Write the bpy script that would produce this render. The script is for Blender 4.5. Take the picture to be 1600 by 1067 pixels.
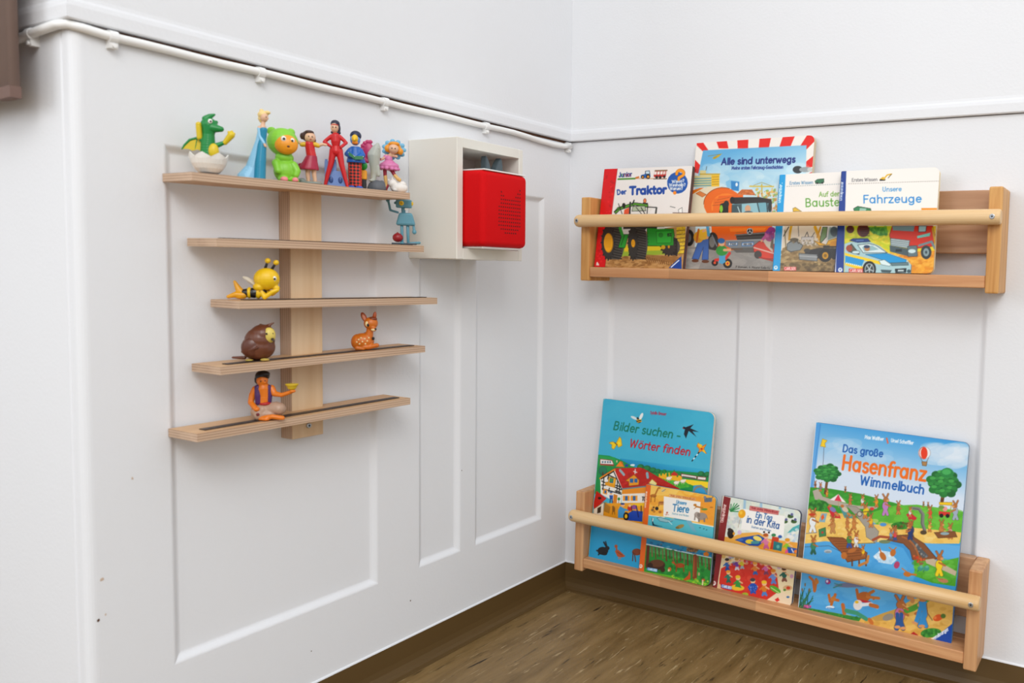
import bpy, bmesh, math, random
import numpy as np
from mathutils import Vector, Matrix
for o in list(bpy.data.objects): bpy.data.objects.remove(o)
SC = bpy.context.scene
COL = SC.collection
PI = math.pi
random.seed(4)

# ------------------------------------------------------------------ camera, world, lights, exposure
cam_d = bpy.data.cameras.new('camera'); cam = bpy.data.objects.new('camera', cam_d); COL.objects.link(cam)
cam_d.sensor_fit = 'HORIZONTAL'; cam_d.sensor_width = 36.0; cam_d.lens = 28.9104
cam_d.shift_x = -0.18565; cam_d.shift_y = -0.01354
cam_d.clip_start = 0.05
_r = Vector((0.88236758, 0.46997461, 0.02348032)); _u = Vector((-0.05266485, 0.04904587, 0.9974071)); _b = _r.cross(_u)
cam.matrix_world = Matrix(((_r.x, _u.x, _b.x, 1.00154), (_r.y, _u.y, _b.y, -1.31853), (_r.z, _u.z, _b.z, 0.64505), (0, 0, 0, 1)))
cam_d.dof.use_dof = True; cam_d.dof.focus_distance = 1.42; cam_d.dof.aperture_fstop = 5.6
SC.camera = cam

world = bpy.data.worlds.new('room_light'); SC.world = world; world.use_nodes = True
wn = world.node_tree.nodes; wl = world.node_tree.links
bgn = wn['Background']
tcw = wn.new('ShaderNodeTexCoord'); sepw = wn.new('ShaderNodeSeparateXYZ'); rmp = wn.new('ShaderNodeValToRGB'); mapw = wn.new('ShaderNodeMapRange')
wl.new(tcw.outputs['Generated'], sepw.inputs[0]); wl.new(sepw.outputs['Z'], mapw.inputs[0])
mapw.inputs[1].default_value = -1; mapw.inputs[2].default_value = 1
wl.new(mapw.outputs[0], rmp.inputs[0]); wl.new(rmp.outputs[0], bgn.inputs[0])
rmp.color_ramp.elements[0].position = 0.42; rmp.color_ramp.elements[0].color = (0.42, 0.39, 0.36, 1)
rmp.color_ramp.elements[1].position = 0.62; rmp.color_ramp.elements[1].color = (0.94, 0.97, 1.0, 1)
bgn.inputs[1].default_value = 0.98

def area_light(name, loc, target, sx, sy, power, color=(1, 1, 1)):
    d = bpy.data.lights.new(name, 'AREA'); d.shape = 'RECTANGLE'; d.size = sx; d.size_y = sy; d.energy = power; d.color = color
    o = bpy.data.objects.new(name, d); COL.objects.link(o); o.location = loc
    o.rotation_euler = (Vector(target) - Vector(loc)).to_track_quat('-Z', 'Y').to_euler()
    return o
area_light('window_light_left', (-1.24, -3.3, 1.45), (0.9, -0.6, 0.5), 1.5, 1.2, 22, (0.96, 0.98, 1.0))
area_light('room_fill_light', (1.8, -2.3, 2.3), (0.1, -0.4, 0.7), 1.6, 1.2, 33, (1.0, 0.985, 0.96))  # added fill lamp inside the room, lifts the upper walls most
SC.view_settings.view_transform = 'Standard'; SC.view_settings.look = 'None'
SC.view_settings.exposure = 0.15; SC.view_settings.gamma = 1.0; SC.view_settings.use_curve_mapping = False

# ------------------------------------------------------------------ helpers
def lin(c):
    c = c.lstrip('#'); v = [int(c[i:i + 2], 16) / 255 for i in (0, 2, 4)]
    return tuple(x / 12.92 if x <= 0.04045 else ((x + 0.055) / 1.055) ** 2.4 for x in v)

MATS = {}
def mat(name, col, rough=0.5, vary=0.06, scale=30.0, bump=0.0, bscale=200.0, spec=0.5, metal=0.0):
    if name in MATS: return MATS[name]
    m = bpy.data.materials.new(name); m.use_nodes = True; MATS[name] = m
    n = m.node_tree.nodes; l = m.node_tree.links; b = n['Principled BSDF']
    c = lin(col) if isinstance(col, str) else col
    tc = n.new('ShaderNodeTexCoord'); no = n.new('ShaderNodeTexNoise'); no.inputs['Scale'].default_value = scale; no.inputs['Detail'].default_value = 4
    l.new(tc.outputs['Object'], no.inputs['Vector'])
    mx = n.new('ShaderNodeMix'); mx.data_type = 'RGBA'
    mx.inputs[6].default_value = (*[x * (1 - vary) for x in c], 1); mx.inputs[7].default_value = (*[min(1, x * (1 + vary)) for x in c], 1)
    l.new(no.outputs['Fac'], mx.inputs[0]); l.new(mx.outputs[2], b.inputs['Base Color'])
    b.inputs['Roughness'].default_value = rough; b.inputs['Metallic'].default_value = metal
    b.inputs['Specular IOR Level'].default_value = spec
    if bump:
        n2 = n.new('ShaderNodeTexNoise'); n2.inputs['Scale'].default_value = bscale; n2.inputs['Detail'].default_value = 3
        l.new(tc.outputs['Object'], n2.inputs['Vector'])
        bp = n.new('ShaderNodeBump'); bp.inputs['Strength'].default_value = bump; bp.inputs['Distance'].default_value = 0.002
        l.new(n2.outputs['Fac'], bp.inputs['Height']); l.new(bp.outputs[0], b.inputs['Normal'])
    return m

def wood(name, light, dark, axis=0, joint=0.0, grain=1.0, rough=0.45, seed=0.0, ply=False):
    """plain wood: long streaks along one object axis; 'joint' gives finger-jointed lengths their own tone; ply = layered edges"""
    if name in MATS: return MATS[name]
    m = bpy.data.materials.new(name); m.use_nodes = True; MATS[name] = m
    n = m.node_tree.nodes; l = m.node_tree.links; b = n['Principled BSDF']; b.inputs['Roughness'].default_value = rough
    tc = n.new('ShaderNodeTexCoord'); mp = n.new('ShaderNodeMapping')
    sc = [70.0 * grain] * 3; sc[axis] = 4.0 * grain
    mp.inputs['Scale'].default_value = sc; mp.inputs['Location'].default_value = (seed, seed * 2, seed)
    l.new(tc.outputs['Object'], mp.inputs['Vector'])
    no = n.new('ShaderNodeTexNoise'); no.inputs['Scale'].default_value = 1.6; no.inputs['Detail'].default_value = 5; no.inputs['Distortion'].default_value = 0.6
    l.new(mp.outputs[0], no.inputs['Vector'])
    r = n.new('ShaderNodeValToRGB'); r.color_ramp.elements[0].position = 0.32; r.color_ramp.elements[1].position = 0.66
    r.color_ramp.elements[0].color = (*lin(dark), 1); r.color_ramp.elements[1].color = (*lin(light), 1)
    l.new(no.outputs['Fac'], r.inputs[0]); out = r.outputs[0]
    if joint:
        sp = n.new('ShaderNodeSeparateXYZ'); l.new(tc.outputs['Object'], sp.inputs[0])
        dv = n.new('ShaderNodeMath'); dv.operation = 'DIVIDE'; dv.inputs[1].default_value = joint; l.new(sp.outputs[axis], dv.inputs[0])
        fl = n.new('ShaderNodeMath'); fl.operation = 'FLOOR'; l.new(dv.outputs[0], fl.inputs[0])
        wn_ = n.new('ShaderNodeTexWhiteNoise'); wn_.noise_dimensions = '1D'; l.new(fl.outputs[0], wn_.inputs['W'])
        mr = n.new('ShaderNodeMapRange'); mr.inputs[3].default_value = 0.78; mr.inputs[4].default_value = 1.12; l.new(wn_.outputs['Value'], mr.inputs[0])
        mm = n.new('ShaderNodeMix'); mm.data_type = 'RGBA'; mm.blend_type = 'MULTIPLY'; mm.inputs[0].default_value = 1
        l.new(out, mm.inputs[6]); l.new(mr.outputs[0], mm.inputs[7]); out = mm.outputs[2]
    if ply:
        # plies show on every face that is not the broad face (ply axis = thickness direction)
        sp2 = n.new('ShaderNodeSeparateXYZ'); l.new(tc.outputs['Object'], sp2.inputs[0])
        mu = n.new('ShaderNodeMath'); mu.operation = 'MULTIPLY'; mu.inputs[1].default_value = 2 * PI / ply[1]; l.new(sp2.outputs[ply[0]], mu.inputs[0])
        sn = n.new('ShaderNodeMath'); sn.operation = 'SINE'; l.new(mu.outputs[0], sn.inputs[0])
        r2 = n.new('ShaderNodeValToRGB'); r2.color_ramp.elements[0].position = 0.25; r2.color_ramp.elements[1].position = 0.6
        r2.color_ramp.elements[0].color = (*lin('#a98870'), 1); r2.color_ramp.elements[1].color = (*lin('#ceb094'), 1)
        mrr = n.new('ShaderNodeMapRange'); mrr.inputs[1].default_value = -1; mrr.inputs[2].default_value = 1; l.new(sn.outputs[0], mrr.inputs[0])
        add = n.new('ShaderNodeMix'); add.data_type = 'FLOAT'; add.inputs[0].default_value = 0.58
        l.new(mrr.outputs[0], add.inputs[2]); l.new(no.outputs['Fac'], add.inputs[3]); l.new(add.outputs[0], r2.inputs[0])
        sp3 = n.new('ShaderNodeSeparateXYZ'); l.new(tc.outputs['Normal'], sp3.inputs[0])
        ab = n.new('ShaderNodeMath'); ab.operation = 'ABSOLUTE'; l.new(sp3.outputs[ply[0]], ab.inputs[0])
        gt = n.new('ShaderNodeMath'); gt.operation = 'GREATER_THAN'; gt.inputs[1].default_value = 0.5; l.new(ab.outputs[0], gt.inputs[0])
        mx = n.new('ShaderNodeMix'); mx.data_type = 'RGBA'; l.new(gt.outputs[0], mx.inputs[0]); l.new(r2.outputs[0], mx.inputs[6]); l.new(out, mx.inputs[7]); out = mx.outputs[2]
    l.new(out, b.inputs['Base Color'])
    bp = n.new('ShaderNodeBump'); bp.inputs['Strength'].default_value = 0.08; bp.inputs['Distance'].default_value = 0.001
    l.new(no.outputs['Fac'], bp.inputs['Height']); l.new(bp.outputs[0], b.inputs['Normal'])
    return m

def link(name, me, m, parent=None, smooth=False, kind=None):
    o = bpy.data.objects.new(name, me); COL.objects.link(o)
    if m is not None: me.materials.append(m)
    if smooth:
        me.shade_smooth()
    if parent is not None: o.parent = parent
    if kind: o['kind'] = kind
    return o
def from_bm(name, bm, m, parent=None, smooth=False, kind=None):
    bmesh.ops.recalc_face_normals(bm, faces=bm.faces)
    me = bpy.data.meshes.new(name); bm.to_mesh(me); bm.free()
    return link(name, me, m, parent, smooth, kind)
def pyd(name, v, f, m, parent=None, smooth=False, kind=None):
    bm = bmesh.new(); vs = [bm.verts.new(p) for p in v]
    for q in f:
        try: bm.faces.new([vs[i] for i in q])
        except ValueError: pass
    return from_bm(name, bm, m, parent, smooth, kind)
def add_box(bm, lo, hi, bev=0.0, seg=2):
    r = bmesh.ops.create_cube(bm, size=1.0)
    for v in r['verts']:
        v.co = Vector([lo[i] + (v.co[i] + 0.5) * (hi[i] - lo[i]) for i in range(3)])
    if bev:
        es = list({e for v in r['verts'] for e in v.link_edges})
        bmesh.ops.bevel(bm, geom=es, offset=bev, segments=seg, affect='EDGES', profile=0.5)
def box(name, lo, hi, m, parent=None, bev=0.0, seg=2, kind=None):
    bm = bmesh.new(); add_box(bm, lo, hi, bev, seg); return from_bm(name, bm, m, parent, bev > 0.004, kind)
def prism(bm, pts, axis, a, b):
    """closed polygon pts in the two other axes, extruded along axis from a to b"""
    oth = [i for i in range(3) if i != axis]
    def mk(p, t):
        c = [0, 0, 0]; c[axis] = t; c[oth[0]] = p[0]; c[oth[1]] = p[1]; return bm.verts.new(c)
    A = [mk(p, a) for p in pts]; B = [mk(p, b) for p in pts]
    bm.faces.new(A); bm.faces.new(B[::-1]); n = len(pts)
    for i in range(n): bm.faces.new((A[i], B[i], B[(i + 1) % n], A[(i + 1) % n]))
def tube(bm, pts, r, seg=12, cap=True):
    pts = [Vector(p) for p in pts]; rings = []; up = Vector((0, 0, 1))
    for i, p in enumerate(pts):
        d = (pts[min(i + 1, len(pts) - 1)] - pts[max(i - 1, 0)]).normalized()
        a = d.cross(up)
        if a.length < 1e-3: a = d.cross(Vector((1, 0, 0)))
        a.normalize(); b = a.cross(d); rr = r[i] if isinstance(r, (list, tuple)) else r
        rings.append([bm.verts.new(p + (a * math.cos(2 * PI * k / seg) + b * math.sin(2 * PI * k / seg)) * rr) for k in range(seg)])
    for i in range(len(rings) - 1):
        for k in range(seg): bm.faces.new((rings[i][k], rings[i][(k + 1) % seg], rings[i + 1][(k + 1) % seg], rings[i + 1][k]))
    if cap: bm.faces.new(rings[0][::-1]); bm.faces.new(rings[-1])
def empty(name, loc=(0, 0, 0), rot=(0, 0, 0)):
    o = bpy.data.objects.new(name, None); COL.objects.link(o); o.location = loc; o.rotation_euler = rot; o.empty_display_size = 0.03
    return o
def tag(o, label, cat, group=None):
    o['label'] = label; o['category'] = cat
    if group: o['group'] = group
    return o
def dup(root, loc, label=None):
    r = root.copy(); COL.objects.link(r); r.location = loc
    if label: r['label'] = label
    for ch in list(root.children):
        c = ch.copy(); COL.objects.link(c); c.parent = r
        for g in list(ch.children):
            d = g.copy(); COL.objects.link(d); d.parent = c
    return r

# ------------------------------------------------------------------ the room
def paint_mat():
    m = mat('white_wall_paint', '#e7e9ed', 0.6, 0.012, 3.0, 0.12, 240.0, 0.3)
    return m
PAINT = paint_mat()
TOPZ = 2.5; LEDGE = 0.892; BASE = 0.052

fm = bpy.data.materials.new('marbled_linoleum'); fm.use_nodes = True
n = fm.node_tree.nodes; l = fm.node_tree.links; b = n['Principled BSDF']; b.inputs['Roughness'].default_value = 0.42
tc = n.new('ShaderNodeTexCoord')
def streak(scale, lo, hi, loc, rot=0.16):
    mp = n.new('ShaderNodeMapping'); mp.inputs['Scale'].default_value = scale; mp.inputs['Location'].default_value = loc; mp.inputs['Rotation'].default_value = (0, 0, rot)
    l.new(tc.outputs['Object'], mp.inputs['Vector'])
    no = n.new('ShaderNodeTexNoise'); no.inputs['Scale'].default_value = 1.0; no.inputs['Detail'].default_value = 6; no.inputs['Roughness'].default_value = 0.62; no.inputs['Distortion'].default_value = 0.5
    l.new(mp.outputs[0], no.inputs['Vector'])
    r = n.new('ShaderNodeMapRange'); r.inputs[1].default_value = lo; r.inputs[2].default_value = hi; l.new(no.outputs['Fac'], r.inputs[0])
    return r.outputs[0]
base_f = streak((42, 7, 1), 0.30, 0.70, (0, 0, 0)); dark_f = streak((110, 15, 1), 0.60, 0.70, (3, 5, 0)); light_f = streak((130, 17, 1), 0.595, 0.72, (9, 1, 0))
def mixc(f, a, c):
    x = n.new('ShaderNodeMix'); x.data_type = 'RGBA'; l.new(f, x.inputs[0])
    for s, v in ((6, a), (7, c)):
        if isinstance(v, str): x.inputs[s].default_value = (*lin(v), 1)
        else: l.new(v, x.inputs[s])
    return x.outputs[2]
c0 = mixc(base_f, '#6a522c', '#8f744a'); c1 = mixc(light_f, c0, '#bca57c'); c2 = mixc(dark_f, c1, '#2a1c0c')
l.new(c2, b.inputs['Base Color'])
box('floor', (-1.2, -5.0, -0.05), (4.6, 0.05, 0.0), fm, kind='structure')

def panel_wall(name, horiz, t0, t1, z0, z1, recs, depth=0.0065, bw=0.011, flip=1, back=0.06):
    """wall slab seen from the room; horiz(t, z, d) -> point, d = depth behind the face. recs = recessed panels (ta, tb, za, zb)"""
    ts = sorted({t0, t1, *[r[0] for r in recs], *[r[1] for r in recs]}); zs = sorted({z0, z1, *[r[2] for r in recs], *[r[3] for r in recs]})
    bm = bmesh.new(); cache = {}
    def V(t, z, d):
        k = (round(t, 5), round(z, 5), round(d, 5))
        if k not in cache: cache[k] = bm.verts.new(horiz(t, z, d))
        return cache[k]
    for i in range(len(ts) - 1):
        for j in range(len(zs) - 1):
            a, bb, c, d = ts[i], ts[i + 1], zs[j], zs[j + 1]
            if any(r[0] <= a and bb <= r[1] and r[2] <= c and d <= r[3] for r in recs): continue
            bm.faces.new((V(a, c, 0), V(bb, c, 0), V(bb, d, 0), V(a, d, 0)))
    for (a, bb, c, d) in recs:
        zr = [z for z in zs if c <= z <= d]; tr = [t for t in ts if a <= t <= bb]
        e = bw; lvl = [(0.0, 0.0), (e * .16, depth * .07), (e * .32, depth * .25), (e * .5, depth * .52), (e * .68, depth * .78), (e * .85, depth * .94), (e, depth)]
        for k in range(6):
            (e0, d0), (e1, d1) = lvl[k], lvl[k + 1]
            P = lambda ee, dd: [V(a + ee, c + ee, dd), V(bb - ee, c + ee, dd), V(bb - ee, d - ee, dd), V(a + ee, d - ee, dd)]
            if k == 0:
                low = [V(t, c, 0) for t in tr]; hi_ = [V(t, d, 0) for t in tr]; lf = [V(a, z, 0) for z in zr]; rt = [V(bb, z, 0) for z in zr]
                q = P(e1, d1)
                for outer, (s, t_) in ((low, (0, 1)), (rt, (1, 2)), (hi_[::-1], (2, 3)), (lf[::-1], (3, 0))):
                    bm.faces.new(outer + [q[t_], q[s]])
            else:
                p, q = P(e0, d0), P(e1, d1)
                for s in range(4): bm.faces.new((p[s], p[(s + 1) % 4], q[(s + 1) % 4], q[s]))
        bm.faces.new(P(e, depth))
    # back and rim
    def ring(d): return [V(t, z0, d) for t in ts] + [V(t1, z, d) for z in zs[1:]] + [V(t, z1, d) for t in ts[::-1][1:]] + [V(t0, z, d) for z in zs[::-1][1:-1]]
    R0, R1 = ring(0), ring(back)
    for i in range(len(R0)):
        j = (i + 1) % len(R0); bm.faces.new((R0[i], R0[j], R1[j], R1[i]))
    bm.faces.new(R1)
    return from_bm(name, bm, PAINT, kind='structure')
LP = (0.158, 0.7777)
wl_o = panel_wall('wall_left', lambda t, z, d: (-d, -t, z), 0.0, 0.845, -0.02, LEDGE - 0.005,
           [(0.077, 0.2585, *LP), (0.2925, 0.385, *LP), (0.4647, 0.765, *LP)])
wr_o = panel_wall('wall_right', lambda t, z, d: (t, d, z), -0.06, 2.2, -0.02, LEDGE - 0.0012,
           [(0.095, 0.378, *LP), (0.427, 0.7977, *LP)])
# rounded outer corner and the wall that turns back towards the window
bm = bmesh.new()
pf = [(-0.06, -0.845), (0.0, -0.845)] + [(-0.010 + 0.010 * math.cos(a), -0.845 - 0.010 * math.sin(a)) for a in [PI / 2 * k / 6 for k in range(1, 7)]] + \
     [(-0.019, -0.855), (-0.0215, -0.8528), (-0.024, -0.855), (-1.2, -0.855), (-1.2, -0.80), (-0.06, -0.80)]
prism(bm, pf, 2, -0.02, LEDGE - 0.002)
from_bm('wall_return', bm, PAINT, kind='structure')
# unseen window wall on the far left, added to cut light on the return wall: below the sill, above the lintel and either side of the opening
bm = bmesh.new()
for lo, hi in (((-1.32, -5.0, 0.0), (-1.2, -0.80, 0.80)), ((-1.32, -5.0, 2.2), (-1.2, -0.80, TOPZ)), ((-1.32, -2.45, 0.80), (-1.2, -0.80, 2.2)), ((-1.32, -5.0, 0.80), (-1.2, -4.2, 2.2))): add_box(bm, lo, hi)
from_bm('wall_window_unseen', bm, PAINT, kind='structure')
box('trim_2', (-1.34, -4.25, 0.80), (-1.16, -2.40, 0.83), PAINT, kind='structure')
# upper wall and moulded ledge running round both corners
prof = [(-0.05, LEDGE), (0.0055, LEDGE), (0.0068, LEDGE + 0.0015), (0.0070, LEDGE + 0.014), (0.0062, LEDGE + 0.019), (0.0052, LEDGE + 0.022), (0.0048, LEDGE + 0.026), (0.0048, TOPZ), (-0.05, TOPZ)]
def path(e): return [(2.2, -e), (e, -e), (e, -0.855 - e), (-1.2, -0.855 - e)]
bm = bmesh.new(); rows = [[bm.verts.new((*p, z)) for p in path(e)] for e, z in prof]
for i in range(len(rows)):
    A, B = rows[i], rows[(i + 1) % len(rows)]
    for k in range(3): bm.faces.new((A[k], A[k + 1], B[k + 1], B[k]))
bm.faces.new([r[0] for r in rows]); bm.faces.new([r[3] for r in rows][::-1])
from_bm('wall_upper', bm, PAINT, kind='structure')
# bare wood showing in the gap under the ledge
gap = mat('bare_wood_gap', '#5e3a1e', 0.8, 0.45, 60.0)
box('trim_1', (-0.02, -0.835, LEDGE - 0.0068), (-0.0015, -0.012, LEDGE - 0.0003), gap, kind='structure')
# coved vinyl baseboard, mitred in the corner
vin = mat('brown_vinyl', '#5b4420', 0.55, 0.08, 8.0, 0.05, 90.0)
bp_ = [(0.0, BASE), (0.0022, BASE - 0.0006), (0.0026, 0.022), (0.004, 0.013), (0.0075, 0.006), (0.013, 0.003), (0.019, 0.0018), (0.0195, 0.0), (0.0, 0.0)]
def base_run(name, pts):
    bm = bmesh.new(); rows = [[bm.verts.new((p[0], p[1], z)) for p in pts(e)] for e, z in bp_]
    for i in range(len(rows)):
        A, B = rows[i], rows[(i + 1) % len(rows)]
        for k in range(len(A) - 1): bm.faces.new((A[k], A[k + 1], B[k + 1], B[k]))
    bm.faces.new([r[0] for r in rows]); bm.faces.new([r[-1] for r in rows][::-1])
    return from_bm(name, bm, vin, kind='structure')
base_run('baseboard_left', lambda e: [(e, -e), (e, -0.856 - e), (-1.2, -0.856 - e)])
base_run('baseboard_right', lambda e: [(2.2, -e), (e, -e)])
# thin painted bead where wall and baseboard meet
def bead(name, pts):
    bm = bmesh.new(); pf_ = [(-0.001, BASE - 0.0004), (0.0024, BASE - 0.0004), (0.0020, BASE + 0.0012), (0.0, BASE + 0.0022), (-0.001, BASE + 0.0022)]
    rows = [[bm.verts.new((p[0], p[1], z)) for p in pts(e)] for e, z in pf_]
    for i in range(len(rows)):
        A, B = rows[i], rows[(i + 1) % len(rows)]
        for k in range(len(A) - 1): bm.faces.new((A[k], A[k + 1], B[k + 1], B[k]))
    bm.faces.new([r[0] for r in rows]); bm.faces.new([r[-1] for r in rows][::-1]); from_bm(name, bm, PAINT, kind='structure')
bead('trim_3', lambda e: [(e, -e), (e, -0.85)]); bead('trim_4', lambda e: [(2.2, -e), (e, -e)])
# chipped paint and old marks
chip = mat('chipped_paint_spot', '#5a3a28', 0.8, 0.3, 200.0)
chip2 = mat('pale_paint_chip', '#c9b3a0', 0.8, 0.2, 200.0)
def spot(x, y, z, nrm, r, m, par, seed):
    rr = random.Random(seed); bm = bmesh.new(); k = 9
    c = Vector((x, y, z)); N = Vector(nrm); a = N.cross(Vector((0, 0, 1))).normalized(); bb = N.cross(a)
    top = []; bot = []
    for i in range(k):
        q = r * rr.uniform(0.5, 1.1); d = a * (math.cos(2 * PI * i / k) * q * 0.7) + bb * (math.sin(2 * PI * i / k) * q)
        top.append(bm.verts.new(c + d + N * 0.0004)); bot.append(bm.verts.new(c + d * 1.1 - N * 0.0006))
    bm.faces.new(top); bm.faces.new(bot[::-1])
    for i in range(k): bm.faces.new((top[i], bot[i], bot[(i + 1) % k], top[(i + 1) % k]))
    from_bm('paint_chip', bm, m, par)
for i, (t, z, r, m_) in enumerate([(0.8446, 0.243, 0.0022, chip), (0.8375, 0.247, 0.0014, chip2), (0.8400, 0.288, 0.0026, chip2), (0.8065, 0.395, 0.002, chip2),
                                   (0.2905, 0.298, 0.0011, chip), (0.402, 0.1105, 0.0013, chip), (0.58, 0.10, 0.001, chip)]):
    spot(0, -t, z, (1, 0, 0), r, m_, wl_o, i)

# ------------------------------------------------------------------ cable along the ledge, with clips
white_pl = mat('white_plastic', '#efefee', 0.4, 0.02, 20.0)
cpts = [(-0.42, -0.8615, 0.872), (-0.22, -0.8615, 0.876), (-0.10, -0.8615, 0.881), (-0.045, -0.8615, 0.8855), (-0.015, -0.861, 0.8875), (-0.002, -0.857, 0.8875), (0.0045, -0.846, 0.8855), (0.0055, -0.82, 0.8832)]
for k in range(1, 27):
    t = 0.82 - 0.0308 * k; cpts.append((0.0055, -t, 0.8830 + 0.0005 * math.sin(k * 1.3)))
cpts = [p for p in cpts if -p[1] > 0.15]
cpts += [(0.0055, -0.13, 0.8815), (0.0055, -0.10, 0.8795), (0.006, -0.06, 0.8785), (0.0065, -0.03, 0.8795), (0.0075, -0.0075, 0.8835)]
bm = bmesh.new(); tube(bm, cpts, 0.0048, 12)
tag(from_bm('cable', bm, white_pl, None, True), 'thick white cable running along under the wall ledge to the corner', 'cable')
def clip(loc, rz, label):
    e = empty('cable_clip', loc, (0, 0, rz)); tag(e, label, 'cable clip', 'cable clips under the ledge')
    bm = bmesh.new()   # saddle hugging the cable: local x = out of the wall, y = along, z = up; origin on wall at cable centre
    prof = []
    for k in range(9):
        a = -PI / 2 + PI * k / 8; prof.append((0.0055 + 0.0062 * math.cos(a), 0.0066 * math.sin(a)))
    prof += [(-0.001, 0.0066), (-0.001, -0.0125), (0.0075, -0.0125), (0.0085, -0.0066)]
    vsA = prof
    prism(bm, [(p[0], p[1]) for p in vsA], 1, -0.0042, 0.0042)
    from_bm('saddle', bm, white_pl, e)
    bm = bmesh.new(); tube(bm, [(0.007, 0, -0.0098), (0.0102, 0, -0.0098)], 0.0021, 10); from_bm('nail', bm, white_pl, e)
    return e
c1 = clip((0.0, -0.8185, 0.8833), 0, 'white cable clip nearest the outer wall corner')
for (t, z, lb) in ((0.6486, 0.8830, 'white cable clip above the blonde doll in blue'), (0.4545, 0.8830, 'white cable clip above the pink dressed toy at the shelf end'),
                   (0.2415, 0.8830, 'white cable clip above the white wall box'), (0.013, 0.8825, 'white cable clip in the room corner')):
    dup(c1, (0.0, -t, z), lb)
c6 = dup(c1, (-0.07, -0.855, 0.8835), 'white cable clip beside the brown curtain'); c6.rotation_euler = (0, 0, -PI / 2)

# curtain beside the window
cm = mat('brown_curtain_fabric', '#8f7a72', 0.9, 0.08, 40.0, 0.3, 900.0)
cur = empty('curtain', (-0.05, -0.885, 0.81)); tag(cur, 'brown curtain hanging at the left edge by the window', 'curtain')
bm = bmesh.new(); front = []; back_ = []
N = 40
for i in range(N + 1):
    x = 0.001 - 0.40 * i / N; w = 0.0035 * math.sin(i * 0.95) * min(1, i / 4)
    front.append((x, w - 0.004)); back_.append((x, w + 0.004))
prism(bm, front + back_[::-1], 2, 0.012, 1.4); from_bm('fabric', bm, cm, cur, True)
bm = bmesh.new(); prism(bm, [(p[0], p[1] - 0.0012) for p in front] + [(p[0], p[1] + 0.0012) for p in back_[::-1]], 2, 0.0, 0.012)
from_bm('hem', bm, mat('dark_hem', '#775f57', 0.9, 0.08, 40.0), cur)

# ------------------------------------------------------------------ the two book racks
def rack(name, loc, roty, label, seed, warm):
    e = empty(name, loc, (0, roty, 0)); tag(e, label, 'book rack', 'wooden book racks on the wall')
    L = 0.742; D = 0.070; H = 0.154
    yel = wood('pine_bracket_%d' % seed, ['#dca864', '#d8a878'][warm], ['#bb7f3d', '#b98255'][warm], 2, 0, 0.8, seed=seed)
    rail = wood('jointed_pine_rail_%d' % seed, '#d6a273', '#bd8355', 0, 0.19, 0.8, seed=seed + 1)
    dow = wood('pale_pine_rod_%d' % seed, '#e4c292', '#d4aa72', 0, 0, 0.6, seed=seed + 2)
    plk = wood('jointed_back_board_%d' % seed, '#d6a780', '#b98660', 0, 0.145, 0.8, seed=seed + 3)
    for x0 in (0.0, L - 0.0195):
        box('bracket', (x0, -D, 0.0), (x0 + 0.0195, -0.0005, H), yel, e, 0.0022, 2)
    box('shelf_board', (0.0197, -D + 0.0015, 0.0075), (L - 0.0197, -0.022, 0.0255), rail, e, 0.0012, 1)
    box('rear_slat', (0.0197, -0.021, 0.0075), (L - 0.0197, -0.001, 0.0255), rail, e, 0.0012, 1)
    box('back_board', (0.0197, -0.0175, 0.059), (L - 0.0197, -0.001, H + 0.0005), plk, e, 0.0012, 1)
    bm = bmesh.new(); xs = [-0.0030, -0.0018, 0.0004, 0.004, L - 0.004, L - 0.0008, L + 0.0006]; rs = [0.0052, 0.0085, 0.0104, 0.0113, 0.0113, 0.0108, 0.0095]
    tube(bm, [(x, -0.0808, 0.1095) for x in xs], rs, 24); from_bm('rod', bm, dow, e, False)
    scw = mat('steel_screw', '#b9bdc2', 0.3, 0.05, 400.0, metal=0.9); dk = mat('screw_recess', '#2b2d30', 0.6)
    for x in (0.0065, L - 0.0105):
        bm = bmesh.new(); tube(bm, [(x, -0.0900, 0.1095), (x, -0.0924, 0.1095), (x, -0.0927, 0.1095)], [0.0037, 0.0037, 0.0031], 16)
        s = from_bm('screw', bm, scw, e)
        bm = bmesh.new(); add_box(bm, (x - 0.0015, -0.09295, 0.1090), (x + 0.0015, -0.0926, 0.1100)); add_box(bm, (x - 0.0005, -0.09295, 0.1080), (x + 0.0005, -0.0926, 0.1110))
        from_bm('screw_cross', bm, dk, s)
    return e
rack('book_rack', (0.0795, 0, 0.623), 0.0, 'upper pine book rack holding four picture books of vehicles', 1, 0)
rack('book_rack', (0.0735, 0, 0.0705), 0.0175, 'lower pine book rack just above the floor holding four books', 11, 1)

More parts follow.
